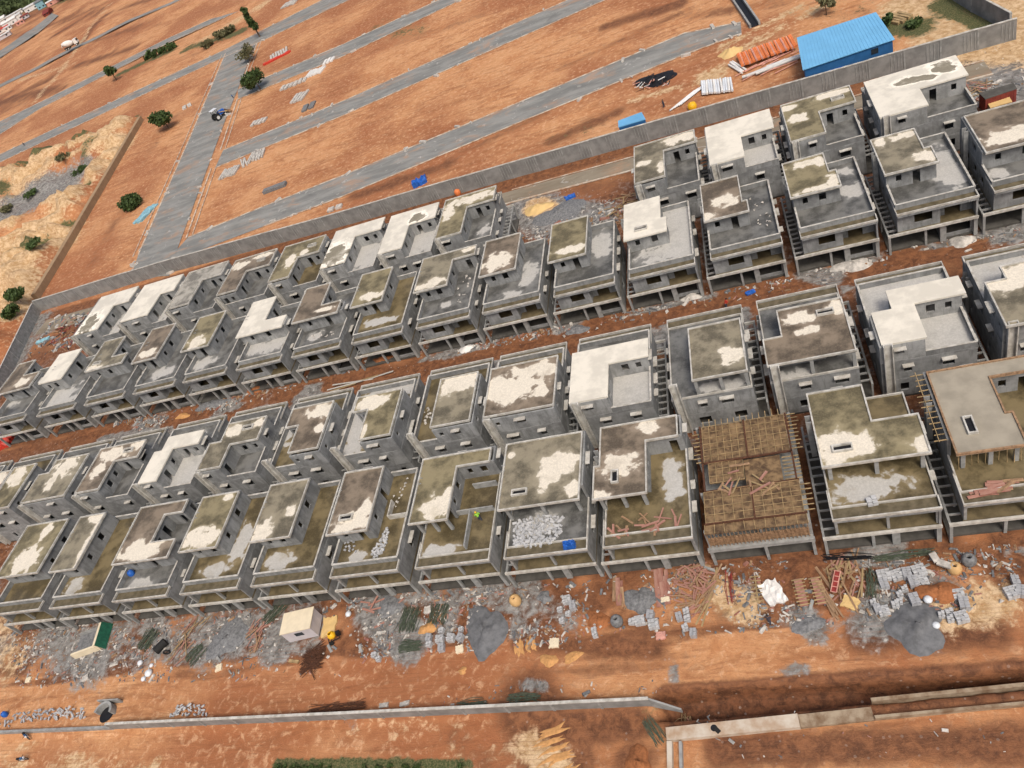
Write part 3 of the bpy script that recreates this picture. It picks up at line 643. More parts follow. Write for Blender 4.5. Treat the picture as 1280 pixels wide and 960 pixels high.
# ------------------------------------------------------------------ the house still in formwork
def formwork():
    x0, x1, yf, D = -11.3, -1.0, 46.3, 15.0
    root = thing('villa_formwork', 'villa under construction decked with brown shuttering and timber grid, front row', 'house', (x0, yf, 0), 0, 'concrete villa shells in four rows')
    W = x1 - x0
    def loc(px): p = at(*px); return p
    b = MB(); b.box(-.6, W, .7, D, 0, .28); b.build('plinth', M['dark'], root)
    for cx in (-.6, W * .5, W - .3):
        for cy in (0.1, 5, 10, D - .4):
            b = MB(); b.box(cx, cx + .32, cy, cy + .32, 0, L1 - .25); b.build('column', M['conc'], root)
            b = MB(); b.box(cx, cx + .28, cy + .5, cy + .8, L1, L2 - .3); b.build('column', M['conc'], root)
    g = MB(); g.wall('y', W - .22, W, 1, D, .28, L1 - .25, [(5, 6.4, 1.2, 2.4)]); g.wall('x', 3.4, 3.6, 0, W - .3, .28, L1 - .25, [(1, 2.2, .3, 2.5), (6, 8, 1, 2.4)])
    g.build('ground_floor', M['wall'], root)
    b = MB(); b.box(-.6, W, .3, D, L1 - .25, L1); b.build('floor_slab', M['conc'], root)
    b = MB(); b.box(-.7, W + .1, -.05, .3, L1 - .4, L1 + .1); b.build('front_beam', M['conc'], root)
    H2 = L2 + .05
    decks = [(0.2, 5.0, 9.6, 14.9, 6, 6, H2), (5.15, 9.6, 9.6, 14.9, 6, 6, H2), (.6, 4.4, 6.6, 9.35, 5, 3, H2), (4.5, 8.4, 5.6, 9.3, 0, 0, H2 - .1), (1.5, 4.3, 5.6, 6.5, 0, 0, L1 + .3), (-.2, 4.9, 1.4, 5.4, 5, 4, H2 + .1), (5.05, 9.9, 1.4, 5.4, 5, 6, H2 + .1), (-.4, 10.1, .1, 1.25, 10, 0, H2)]
    for (a, e, c, d, nx, ny, z) in decks:
        b = MB(); b.box(a, e, c, d, z - .12, z); dk = b.build('deck_panel', M['ply'], root)
        if nx:
            b = MB()
            for i in range(nx + 1):
                x = a + (e - a) * i / nx; b.bar((x, c + .02, z + .05), (x + rnd.uniform(-.06, .06), d - .02, z + .05), .055, .08)
            for j in range(ny + 1):
                if not ny: break
                y = c + (d - c) * j / ny; b.bar((a, y, z + .11), (e, y + rnd.uniform(-.06, .06), z + .12), .05, .04)
            b.build('timber_grid', M['batten'], dk)
    for (p, q) in (((5.07, 9.5), (5.07, 15)), ((0, 9.47), (9.8, 9.47)), ((0, 5.5), (10, 5.5)), ((4.97, 1.4), (4.97, 5.4)), ((-.3, 1.32), (10.2, 1.32)), ((9.75, 5.5), (9.75, 15)), ((0, 5.5), (0, 15))):
        b = MB(); b.bar((p[0], p[1], H2 + .1), (q[0], q[1], H2 + .1), .2, .22); b.build('beam_box', M['rust'], root)
    def bits(name, mat, lst, w_):
        for a, e in lst: b = MB(); b.bar(a, e, w_); b.build(name, M[mat], root)
    bits('joist_end', 'batten', [((9.5, 9.9 + i * .55, H2 - .05), (10.9 + rnd.uniform(-.2, .2), 9.9 + i * .55, H2 - .05)) for i in range(10)], .09)
    bits('joist_end', 'batten', [((-.9 + rnd.uniform(-.2, .2), 9.8 + i * .6, H2 - .05), (.3, 9.8 + i * .6, H2 - .05)) for i in range(8)], .09)
    bits('joist_end', 'batten', [((8.6, 5.9 + i * .5, H2 - .1), (10.4, 5.9 + i * .5, H2 - .1)) for i in range(7)], .09)
    bits('joist_end', 'batten', [((9.8, 1.7 + i * .65, H2 - .05), (11, 1.7 + i * .65, H2 - .05)) for i in range(6)], .09)
    bits('joist_end', 'batten', [((.4 + i * .72, 14.6, H2 - .04), (.4 + i * .72, 15.9 + rnd.uniform(-.2, .3), H2 - .04)) for i in range(13)], .08)
    bits('prop', 'wood', [((-.3 + i * .41, .35, L1 + .05), (-.3 + i * .41, .2 + rnd.uniform(-.2, .2), H2 - .15)) for i in range(26)], .07)
    b = MB(); b.box(-.3, 10, .5, .7, L1 + .12, L2 - 1.6); b.build('edge_board', M['wood'], root)
formwork()
# props and shutters under the fresh slab of the rightmost front villa, plus its lower clutter
root, toL = VR['F0']
for i in range(16): b = MB(); b.bar((.6 + i * .6, 4.6 + rnd.uniform(-.3, .3), L2 + .05), (.6 + i * .6, 4.7, RZ - .3), .06); b.build('prop', M['batten'], root)
for i in range(13): b = MB(); b.bar((-1.1 + rnd.uniform(-.2, .2), 6.2 + i * .75, RZ - .35), (.6, 6.2 + i * .75, RZ - .3), .08); b.build('joist_end', M['batten'], root)
b = MB(); b.bar((-.7, 6, RZ - .25), (-.7, 15.6, RZ - .25), .07); b.build('ledger', M['batten'], root)
# floor of built rooms in the villa with half-built rooms: low walls
root, toL = VR['F5']
b = MB(); b.wall('y', 6.3, 6.48, 2.0, 7.2, L2 + .03, L2 + .9); b.wall('x', 7.2, 7.38, 4.3, 9.5, L2 + .03, L2 + .9); b.wall('x', 11.0, 11.18, 6.2, 9.5, L2 + .03, L2 + 1.0)
b.build('low_wall', M['conc'], root)
root, toL = VR['F6']
b = MB(); b.wall('x', 8.0, 8.16, 6.6, 9.5, L2 + .03, PAR); b.wall('y', 6.6, 6.76, 8.17, 10.6, L2 + .03, PAR); b.build('inner_parapet', M['kerbc'], root)

# ------------------------------------------------------------------ the ground: one sheet
def axis(lst):
    out = [lst[0][0]]
    for a, e, st in lst:
        n = max(1, int(round((e - a) / st))); out += [a + (e - a) * (i + 1) / n for i in range(n)]
    return np.array(out)
gx = axis([(-3200, -1000, 110), (-1000, -450, 18), (-450, -330, 3.5), (-330, -140, 1.5), (-140, 60, .8), (60, 140, 4), (140, 1600, 120)])
gy = axis([(-60, 8, 4), (8, 26, .8), (26, 36, .28), (36, 48, .5), (48, 86, 1.0), (86, 92, .4), (92, 150, 1.2), (150, 330, 1.8), (330, 560, 5), (560, 1300, 20), (1300, 4200, 150)])
X, Y = np.meshgrid(gx, gy)
def hashn(ix, iy): 
    v = np.sin(ix * 127.1 + iy * 311.7) * 43758.5453; return v - np.floor(v)
def vnoise(x, y):
    ix, iy = np.floor(x), np.floor(y); fx, fy = x - ix, y - iy; fx = fx * fx * (3 - 2 * fx); fy = fy * fy * (3 - 2 * fy)
    return (hashn(ix, iy) * (1 - fx) + hashn(ix + 1, iy) * fx) * (1 - fy) + (hashn(ix, iy + 1) * (1 - fx) + hashn(ix + 1, iy + 1) * fx) * fy
def fbm(x, y, n=4):
    s = 0; a = .5
    for i in range(n): s = s + a * vnoise(x * 2 ** i + 13 * i, y * 2 ** i + 7 * i); a *= .5
    return s
def sst(v, a, b): t = np.clip((v - a) / (b - a), 0, 1); return t * t * (3 - 2 * t)
def cap(px0, px1, w, raw=False):
    """soft mask round the line between two points"""
    a = np.array(px0[:2] if raw else at(*px0)[:2]); e = np.array(px1[:2] if raw else at(*px1)[:2])
    d = e - a; L2_ = max(d @ d, 1e-6); t = np.clip(((X - a[0]) * d[0] + (Y - a[1]) * d[1]) / L2_, 0, 1)
    r = np.hypot(X - a[0] - t * d[0], Y - a[1] - t * d[1])
    return np.clip(1.25 - r / w * .75, 0, 1)
def poly_mask(pxs, soft):
    P = [at(*p)[:2] for p in pxs]; inside = np.zeros(X.shape, bool); dist = np.full(X.shape, 1e9)
    for i in range(len(P)):
        a, e = P[i], P[(i + 1) % len(P)]; d = e - a
        t = np.clip(((X - a[0]) * d[0] + (Y - a[1]) * d[1]) / (d @ d), 0, 1)
        dist = np.minimum(dist, np.hypot(X - a[0] - t * d[0], Y - a[1] - t * d[1]))
        c = ((a[1] > Y) != (e[1] > Y)) & (X < (e[0] - a[0]) * (Y - a[1]) / (e[1] - a[1] + 1e-12) + a[0]); inside ^= c
    return np.clip(.5 + np.where(inside, dist, -dist) / soft, 0, 1)
Z = -.12 * fbm(X * .22, Y * .22)
wet = np.zeros(X.shape); gry = np.zeros(X.shape); pal = np.zeros(X.shape); grn = np.zeros(X.shape)
inx = sst(X, -200, -185)
# front yard, gaps, middle street, back strip
n0 = fbm(X * .09, Y * .12)
yard = sst(Y, 37.5 + 3 * (n0 - .5), 41) * (1 - sst(Y, 62, 64)) 
wet += yard * (.35 + .65 * sst(fbm(X * .11 + 5, Y * .14), .3, .55)) * .9
gry += yard * sst(fbm(X * .2 + 50, Y * .24 + 9), .46, .6) * .62
left = sst(-X, 57, 70) * yard * (1 - sst(-X, 106, 112)); gry = np.maximum(gry, left * .55); 
inner = sst(Y, 60, 63) * (1 - sst(Y, 141, 143)) * inx
wet = np.maximum(wet, inner * .62); gry = np.maximum(gry, inner * .3 * sst(fbm(X * .12, Y * .12 + 33), .35, .6))
street = sst(Y, 81, 83) * (1 - sst(Y, 92.5, 94)) * inx
wet = np.maximum(wet, street * (.7 + .3 * sst(fbm(X * .1, Y * .3), .4, .6))); gry = np.maximum(gry, street * .8 * sst(fbm(X * .11 + 70, Y * .16), .42, .56))
wet = np.maximum(wet, inx * sst(Y, 139.8, 140.8) * (1 - sst(Y, 146, 149)) * .85)
gry = np.where((Y > 60) & (Y < 81) | (Y > 95) & (Y < 127), np.maximum(gry, .5 * inx), gry)
for ya, yb_ in ((46.8, 80.5), (93.5, 128)):
    kk = sst(Y, ya, ya + 1) * (1 - sst(Y, yb_ - 1, yb_)) * inx; wet = np.maximum(wet, kk * .95); gry = np.where(kk > .5, gry * .55 + .1, gry)  # dark debris soil, wetted further to paint shade into the gaps between houses
band = sst(Y, 88.0, 88.5) * (1 - sst(Y, 91.2, 91.8)) * sst(X, -75, -60); gry *= 1 - .9 * band; wet = np.maximum(wet, band * .7)
for yy in (88.8, 90.2): wet = np.maximum(wet, 1.22 * sst(X, -75, -60) * (1 - sst(np.abs(Y - yy - .15 * np.sin(X * .07)), .2, .75)))
# road band in front: wheel ruts
pal += sst(Y, 32.5, 34.5) * (1 - sst(Y, 37, 39.5)) * .2
rut = sst(Y, 31, 32.5) * (1 - sst(Y, 39, 42))
wet += rut * .5 * sst(fbm(X * .05, Y * .75 + 3), .48, .68)
wet += (1 - sst(Y, 29, 31.5)) * .35 * sst(fbm(X * .07 + 40, Y * .1), .45, .62) * sst(X, -60, -15)
pal += (1 - sst(Y, 30.2, 31)) * .45 * sst(fbm(X * .12, Y * .3 + 60), .4, .6) * (1 - sst(X, -45, -15))
for a, e, w_, k in (((660, 880), (700, 940), 4, 1.0), ((700, 905), (790, 905), 2.4, .9), ((790, 950), (790, 950), 2.6, .9), ((830, 870), (1280, 840), 1.2, 1.1), ((900, 935), (1280, 925), 2.0, .8), ((560, 915), (600, 950), 2.0, .5), ((1080, 790), (1230, 790), 2.2, .9), ((650, 800), (820, 810), 1.6, .8), ((740, 760), (760, 740), 2.2, .7), ((1180, 730), (1180, 730), 3, .3)):
    wet = np.maximum(wet, cap(a, e, w_) * k)
for a, e, w_, k in (((470, 760), (510, 800), 3.2, 1), ((560, 755), (560, 770), 2.2, .7), ((690, 755), (715, 780), 2.2, .6), ((60, 800), (120, 830), 5, .7), ((190, 780), (200, 810), 3, .7), ((265, 800), (300, 790), 4, .9), ((350, 790), (345, 810), 3, .8), ((850, 740), (945, 740), 2.0, .4), ((1005, 775), (1020, 785), 2.0, .8), ((1090, 770), (1150, 770), 3.5, .7), ((1180, 730), (1190, 740), 2, .6),
                    ((655, 262), (735, 275), 6, .95), ((640, 265), (680, 285), 5, .7), ((1040, 345), (1010, 340), 2, .9), ((1255, 290), (1280, 285), 3, .9), ((1210, 80), (1280, 110), 7, .9), ((50, 400), (20, 450), 5, .7), ((40, 420), (100, 395), 4, .6), ((700, 408), (720, 402), 1.6, .9), ((560, 440), (575, 436), 2, .8), ((430, 900), (440, 905), .8, .5), ((210, 505), (330, 480), 2, .8), ((655, 855), (680, 858), .9, .7), ((842, 835), (842, 850), .8, .7), ((985, 838), (1000, 838), 1.4, .6)):
    gry = np.maximum(gry, cap(a, e, w_) * k)
for a, e, w_, k in (((0, 330), (60, 310), 14, .9), ((20, 250), (45, 225), 12, 1), ((60, 285), (140, 190), 12, .8), ((10, 400), (30, 350), 9, .9), ((900, 740), (930, 760), 2.4, .7), ((1180, 770), (1250, 745), 3, .6), ((0, 760), (15, 830), 5, .5), ((30, 780), (20, 850), 3, .3), ((1240, 20), (1280, 30), 12, 1.2), ((1180, 0), (1280, 8), 10, 1.2), ((670, 258), (680, 262), 3, 1), ((900, 85), (880, 95), 3, .6), ((660, 930), (700, 960), 2.2, .6), ((950, 865), (1000, 860), 1.5, .5), ((430, 900), (640, 940), 3, .35)):
    pal = np.maximum(pal, cap(a, e, w_) * k)
for a, e, w_, k in (((150, 92), (215, 62), 5, .75), ((235, 60), (300, 40), 6, .7), ((55, 255), (120, 190), 6, .6), ((5, 340), (60, 310), 4, .6), ((10, 240), (20, 270), 4, .7), ((0, 225), (165, 150), 6, .62), ((1115, 30), (1145, 35), 4, .8), ((1180, 5), (1235, 30), 3, .9), ((1000, 15), (1060, 10), 8, .35), ((640, 195), (730, 160), 5, .35), ((345, 955), (580, 958), 1.0, .9), ((800, 890), (845, 880), .8, .4), ((390, 90), (440, 60), 8, .3), ((480, 30), (520, 40), 8, .45)):
    grn = np.maximum(grn, cap(a, e, w_) * k)
wa, wb = at(92, -2)[:2], at(0, 22)[:2]
def WL(x): return wa[1] + (wb[1] - wa[1]) / (wb[0] - wa[0]) * (x - wa[0])
for a, e, w_, k in (((0, 128), (60, 97), 12, .9), ((65, 47), (138, 4), 10, .9), ((92, 62), (135, 18), 7, .8), ((95, 80), (165, 58), 9, .8), ((20, 120), (75, 112), 10, .8), ((170, 90), (260, 62), 5, .5), ((700, 85), (860, 12), 3, .6), ((760, 32), (850, 4), 4, .85), ((540, 172), (640, 148), 3, .6), ((690, 176), (770, 140), 3.5, .85), ((580, 190), (680, 142), 3, .6), ((440, 246), (560, 205), 3.5, .85), ((480, 60), (600, 20), 4, .5), ((860, 20), (980, 2), 4, .6), ((1000, 20), (1080, 14), 4, .5), ((115, 330), (165, 240), 5, .5), ((180, 200), (230, 130), 4, .45), ((330, 90), (430, 50), 4, .4)):
    wet = np.maximum(wet, cap(a, e, w_ * .8) * k * (.6 + .5 * fbm(X * .06, Y * .12 + 5)))
for a, e, w_ in (((42, 128), (140, 2), 4), ((20, 100), (90, 78), 5), ((930, 60), (1040, 0), 2.5), ((900, 60), (1000, 8), 2), ((790, 125), (900, 95), 2), ((245, 55), (330, 5), 8)):
    pal = np.maximum(pal, cap(a, e, w_) * .55)
# far field: scraped terraces, redder
far = sst(Y, 360, 430); nn = fbm(X * .004 + 3, Y * .03 + X * .012)
wet = np.maximum(wet, far * .62 * sst(nn, .48, .58)); pal = np.maximum(pal, far * .25 * sst(fbm(X * .01, Y * .05), .5, .65))
farn = sst(Y - WL(X), -25, 25) ; grn = np.maximum(grn, farn * 1.1)
Z = Z + far * (1 - farn) * (fbm(X * .006 + 9, Y * .035 + X * .014) - .5) * 4.2
# quarry heaps on the left, behind the earth wall
q = poly_mask([(-150, 330), (-60, 240), (0, 222), (60, 195), (150, 152), (172, 152), (76, 312), (40, 370), (5, 440), (-80, 470), (-150, 460)], 6)
lump = 1 - np.abs(2 * fbm(X * .06, Y * .075, 5) - 1)
Z = Z + q * (np.maximum(0, lump - .58) * 17 - .8)
pal = np.maximum(pal, q * np.clip((lump - .77) * 5, 0, .9)); wet = np.where(q > .5, .12 + .3 * fbm(X * .05, Y * .05 + 8), wet); grn = np.maximum(grn, q * .8 * sst(.82 - lump, .0, .16) * sst(fbm(X * .05 + 9, Y * .05), .42, .6))
pond = np.maximum(cap((18, 262), (68, 237), 17), cap((0, 280), (12, 268), 9)); gry = np.maximum(gry, pond * 1.3); Z = Z * (1 - pond) - pond * 1.2; pal = pal * (1 - pond); grn *= 1 - .7 * pond
# trench for the drain on the lower right
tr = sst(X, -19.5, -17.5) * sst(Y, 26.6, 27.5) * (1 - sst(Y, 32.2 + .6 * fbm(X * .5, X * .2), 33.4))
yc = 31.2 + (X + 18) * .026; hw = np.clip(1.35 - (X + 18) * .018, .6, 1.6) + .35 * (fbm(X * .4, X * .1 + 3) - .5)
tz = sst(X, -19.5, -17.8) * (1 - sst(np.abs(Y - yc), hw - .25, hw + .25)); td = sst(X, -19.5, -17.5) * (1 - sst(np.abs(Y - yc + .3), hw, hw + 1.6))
Z = Z - 2.8 * tz; wet = np.minimum(wet, 1); wet = np.maximum(wet, td * 1.25); pal *= 1 - td; gry *= 1 - td  # moist cut soil darkened further, painting shade into the trench so it looks deep
# lower ground outside the boundary wall
Z = Z - (1 - sst(Y, 30.2, 31.4)) * .35
# small heaps of soil in the yard
def heap(px, r, h):
    global Z
    p = at(*px); d = np.hypot(X - p[0], Y - p[1]) / r; Z = Z + h * np.clip(1 - d * d, 0, 1) ** 1.3
for px, r, h in (((780, 795), 1.6, .5), ((900, 800), 1.5, .25), ((1170, 745), 1.5, .6), ((760, 835), 2, .2)): heap(px, r, h)
flat = (X > -190) & (X < 60) & (Y > 44) & (Y < 143); Z = np.where(flat, np.minimum(Z, -.02), Z)
vs = np.stack([X.ravel(), Y.ravel(), Z.ravel()], 1); ny_, nx_ = X.shape
idx = np.arange(ny_ * nx_).reshape(ny_, nx_)
fs = np.stack([idx[:-1, :-1].ravel(), idx[:-1, 1:].ravel(), idx[1:, 1:].ravel(), idx[1:, :-1].ravel()], 1)
me = bpy.data.meshes.new('ground'); me.vertices.add(len(vs)); me.vertices.foreach_set('co', vs.ravel())
me.loops.add(fs.size); me.loops.foreach_set('vertex_index', fs.ravel()); me.polygons.add(len(fs))
me.polygons.foreach_set('loop_start', np.arange(0, fs.size, 4)); me.polygons.foreach_set('loop_total', np.full(len(fs), 4))
me.polygons.foreach_set('use_smooth', np.ones(len(fs), bool)); me.update(); me.validate()
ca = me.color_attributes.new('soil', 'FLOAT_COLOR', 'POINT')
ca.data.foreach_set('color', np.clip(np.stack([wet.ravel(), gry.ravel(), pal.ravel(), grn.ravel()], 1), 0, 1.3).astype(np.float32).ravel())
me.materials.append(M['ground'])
gobj = bpy.data.objects.new('ground', me); C.objects.link(gobj); gobj['kind'] = 'structure'
def gz(x, y):
    i = min(max(np.searchsorted(gx, x) - 1, 0), nx_ - 2); j = min(max(np.searchsorted(gy, y) - 1, 0), ny_ - 2)
    return float(max(Z[j, i], Z[j, i + 1], Z[j + 1, i], Z[j + 1, i + 1]))
def G(u, v):
    p = at(u, v); return (p[0], p[1], gz(p[0], p[1]))

# ------------------------------------------------------------------ roads, kerbs
def ribbon(name, pts, mat, z=.05, n=1):
    """pts: list of (left xy, right xy) pairs"""
    if z > 1:
        q = []
        for (l, r), (l2, r2) in zip(pts[:-1], pts[1:]):
            n = int(math.hypot(l2[0] - l[0], l2[1] - l[1]) / 7) + 1
            q += [(tuple(Vector(l).lerp(Vector(l2), i / n)), tuple(Vector(r).lerp(Vector(r2), i / n))) for i in range(n)]
        b = MB(); vs = []
        for l, r in q:
            zz = max(gz(*l), gz(*r)) + .12; vs += [(l[0], l[1], zz), (r[0], r[1], zz)]
        b.add(vs, [(2 * i, 2 * i + 1, 2 * i + 3, 2 * i + 2) for i in range(len(q) - 1)]); return struct(name, b, mat)
    b = MB(); vs = []
    for l, r in pts: vs += [(l[0], l[1], z), (r[0], r[1], z)]
    b.add(vs, [(2 * i, 2 * i + 1, 2 * i + 3, 2 * i + 2) for i in range(len(pts) - 1)])
    o = struct(name, b, mat); return o
def kerb(pts, w=.35, h=.14, name='kerb'):
    b = MB()
    for a, e in zip(pts[:-1], pts[1:]): b.bar((a[0], a[1], h / 2 + .02), (e[0], e[1], h / 2 + .02), w, h)
    return struct(name, b, M['kerbline'])
M['kerbline'] = simple('broken_pale_kerb', (.58, .54, .46), .62, .55, .9, (.36, .20, .11))
P2 = lambda u, v: tuple(at(u, v)[:2])
J = lambda p, d: (p[0] + d[0], p[1] + d[1])
R = {}
R['1'] = [(P2(235, 297), P2(205, 330)), (P2(330, 258), P2(330, 283)), (P2(430, 219), P2(430, 245)), (P2(640, 132), P2(640, 157)), (P2(855, 42), P2(855, 69)), (P2(926, 28), P2(927, 42))]
R['2'] = [(P2(279, 188), P2(269, 210)), (P2(430, 126), P2(430, 144)), (P2(710, 0), P2(757, 0)), (J(P2(710, 0), (120, 21)), J(P2(757, 0), (120, 21)))]
R['3'] = [(P2(297, 112), P2(298, 124)), (P2(430, 55), P2(430, 70)), (P2(549, 0), P2(576, 0)), (J(P2(549, 0), (160, 28)), J(P2(576, 0), (160, 28)))]
R['4'] = [(J(P2(0, 193), (-180, -32)), J(P2(0, 203), (-180, -32))), (P2(0, 193), P2(0, 203)), (P2(150, 123), P2(150, 132)), (P2(282, 62), P2(279, 72)), (P2(330, 37), P2(326, 52)), (P2(403, 0), P2(430, 3)), (J(P2(403, 0), (200, 30)), J(P2(430, 3), (200, 30)))]
R['5'] = [(J(P2(0, 155), (-260, -40)), J(P2(0, 168), (-260, -40))), (P2(0, 152), P2(0, 168)), (P2(50, 128), P2(50, 136)), (P2(208, 49), P2(208, 55)), (P2(326, -4), P2(332, -1)), (J(P2(326, -4), (200, 30)), J(P2(332, -1), (200, 30)))]
R['6'] = [(J(P2(0, 104), (-250, -30)), J(P2(0, 108), (-250, -30))), (P2(0, 104), P2(0, 108)), (P2(93, 58), P2(93, 61.5)), (P2(160, 27), P2(160, 30)), (P2(215, 4), P2(215, 7)), (J(P2(215, 4), (200, 26)), J(P2(215, 7), (200, 26)))]
R['7'] = [(J(P2(0, 66), (-200, -30)), J(P2(0, 75), (-200, -30))), (P2(0, 66), P2(0, 75)), (P2(30, 45), P2(38, 50)), (P2(70, 14), P2(78, 17))]
for i, k in enumerate('1234567'):
    ribbon('road', R[k], M['road'], .05 + .004 * i if k not in '67' else 1.2)
    if k in '12345':
        kerb([a for a, _ in R[k]]); kerb([e for _, e in R[k]][0 if k != '1' else 1:])
# cross road
XL = [P2(282, 67), P2(236, 176), P2(173, 319), J(P2(173, 319), (4, -12))]; XR = [P2(322, 50), P2(282, 150), P2(218, 322), J(P2(218, 322), (3, -9))]
ribbon('road', list(zip(XL, XR)), M['road'], .09)
kerb(XL[:-1], .5); kerb([J(p, (-2.0, 0)) for p in XL[:-1]], .3)
kerb([P2(322, 53), P2(300, 110)], .5); kerb([P2(297, 124), P2(276, 187)], .5); kerb([P2(264, 211), P2(233, 298)], .5)
kerb([J(P2(322, 53), (2, 0)), J(P2(300, 110), (2, 0))], .3); kerb([J(P2(297, 124), (2, 0)), J(P2(276, 187), (2, 0))], .3); kerb([J(P2(264, 211), (2, 0)), J(P2(233, 298), (2, 0))], .3)
# service road along the back wall
ribbon('road', [((-186, 143.5), (-186, 137.5)), ((-120, 142), (-120, 136.5)), ((-47, 139.6), (-47, 135.2)), ((40, 136.5), (40, 132))], M['backroad'], .03)
kerb([(-150, 136.6), (-47, 134.9), (40, 131.7)], .3, .2); kerb([(-47, 139.9), (40, 136.8)], .25, .12)
# street kerbs and stacked kerb strips
kerb([(-150, 82.9), (30, 82.4)], .3, .2); 

# ------------------------------------------------------------------ boundary walls
def wall_thing(label, pts, h, panel=6, name='boundary_wall', t=.25, mat='cwall', groove=True, cap=True, side=-1, post=True, zb=-.4):
    root = thing(name, label, 'wall', (pts[0][0], pts[0][1], 0))
    o = pts[0]; body = MB(); cp = MB(); ps = MB()
    for a, e in zip(pts[:-1], pts[1:]):
        d = Vector((e[0] - a[0], e[1] - a[1])); L = d.length; d.normalize(); n = int(max(1, round(L / panel)))
        for i in range(n):
            p = Vector((a[0] - o[0], a[1] - o[1])) + d * (L * i / n); q = p + d * (L / n); st = h + ((i // 3) % 2) * (.06 if groove else 0)
            body.bar((p[0], p[1], (st + zb) / 2), (q[0], q[1], (st + zb) / 2), t, st - zb)
            if cap: cp.bar((p[0], p[1], st + .06), (q[0], q[1], st + .06), t + .12, .12)
            if post: ps.bar((p[0] - d[0] * .14, p[1] - d[1] * .14, (st + zb - .02) / 2), (p[0] + d[0] * .14, p[1] + d[1] * .14, (st + zb - .02) / 2), t + .16, st - zb - .02)
            if groove:
                nn = Vector((-d[1], d[0])) * (side * (t / 2 + .02))
                for k in range(4):
                    c = p + d * (L / n) * (.62 + k * .1) + nn
                    ps.bar((c[0], c[1], .3), (c[0], c[1], st - .35), .1, .12)
    body.build('wall_panel', M[mat], root)
    if cap: cp.build('coping', M['kerbc'], root)
    if post: ps.build('pilaster', M['conc'], root)
    return root
BW = [(-192.0, 149.4), (-145.5, 149.0), (-95, 146.3), (-47, 144.7), (6, 142.6), (46.0, 140.9)]
wall_thing('long grey panelled boundary wall behind the back row of villas', BW, 3.6)
wall_thing('pale grey side boundary wall at the left end of the villa rows', [(-192.3, 149.0), (-181.5, 117.5), (-172, 88)], 3.2, side=1, mat='conc', groove=False)
wall_thing('grey wall running away from the right end of the back wall', [P2(1262, 40), P2(1215, 14), J(P2(1215, 14), (-8, 40))], 3.4, panel=8, groove=False)
wall_thing('long low earth-brown wall beside the sand heaps', [P2(178, 151), P2(79, 322), J(P2(79, 322), (5, -22))], 2.0, panel=40, t=1.6, mat='earthwall', groove=False, cap=False, post=False)
root = wall_thing('low pale panelled wall along the front dirt road', [(-93.0, 31.4), (-56.3, 31.3), (-19.4, 31.25)], 1.55, panel=5.6, t=.2, groove=False)
b = MB(); b.add([(73.6, -.25, -.4), (76.6, -.9, -.5), (76.6, -.7, -.5), (73.6, -.05, -.4), (73.6, -.25, 1.5), (76.6, -.9, .15), (76.6, -.7, .15), (73.6, -.05, 1.5)], [(3,2,1,0),(4,5,6,7),(0,1,5,4),(1,2,6,5),(2,3,7,6),(3,0,4,7)])
b.build('sloped_wing', M['conc'], root)
wall_thing('low pale kerb wall running from the left edge past the concrete well', [(-150, 31.6), (-93.2, 31.4)], .55, panel=60, t=.35, groove=False, post=False, cap=False, mat='plaster')
# well set in the wall line
p = at(132, 897)
root = thing('concrete_well', 'half round concrete well behind the low front wall', 'well', (p[0], 33.3, 0))
b = MB(); n = 16; prof = []
for i in range(n):
    t0, t1 = PI * i / n, PI * (i + 1) / n
    for (r0, r1, za, zb) in ((1.15, 1.5, -.3, 1.0),):
        q = [(math.cos(t0) * r0, math.sin(t0) * r0), (math.cos(t0) * r1, math.sin(t0) * r1), (math.cos(t1) * r1, math.sin(t1) * r1), (math.cos(t1) * r0, math.sin(t1) * r0)]
        b.prism(q, za, zb)
b.build('well_ring', M['conc'], root)
b = MB(); b.box(-1.9, 1.9, 1.55, 1.75, -.2, 1.0); b.build('wing_wall', M['conc'], root)
b = MB(); b.lathe((0, .0, 0), [(0, .06), (1.12, .05)], 18); b.build('water_surface', M['black'], root)

# ------------------------------------------------------------------ drain on the lower right
root = thing('concrete_drain', 'open concrete drain channel with two long side walls in the trench', 'drain', (1.2, 29.9, 0))
b = MB(); b.bar((0, .8, -.45), (16, 1.75, -.45), .34, 1.3); b.build('channel_wall', M['drainc'], root)
b = MB(); b.bar((0, -.75, -.45), (16, .2, -.45), .26, 1.3); b.build('channel_wall', M['drainc'], root)
b = MB(); b.bar((0, 0, -1.2), (16, .95, -1.2), 1.2, .2); b.build('channel_floor', M['mud'], root)
root = thing('box_culvert', 'pale boxed concrete culvert turning a corner beside the trench', 'culvert', (-18.0, 27.9, 0))
b = MB(); b.bar((0, .35, -.35), (12.6, 1.2, -.35), 1.25, 1.1); b.build('culvert_top', M['culvc'], root)
b = MB(); b.bar((12.62, 1.2, -.47), (19.1, 1.7, -.6), 1.2, .9); b.build('buried_section', M['drainc'], root)
b = MB(); b.bar((.3, -.35, -.3), (.2, -6, -.3), .5, 1.2); b.build('culvert_wall', M['culvc'], root)
b = MB(); b.bar((1.35, -.35, -.4), (1.25, -6, -.4), .3, 1.1); b.build('culvert_wall', M['conc'], root)
b = MB(); b.lathe((4.7, .75, .21), [(.0, .004), (.33, .004)], 14); b.build('manhole_opening', M['black'], root)
b = MB(); b.bar((4.8, .75, .24), (5.2, .3, .24), .42, .1); b.build('manhole_lid', M['rubber'], root)

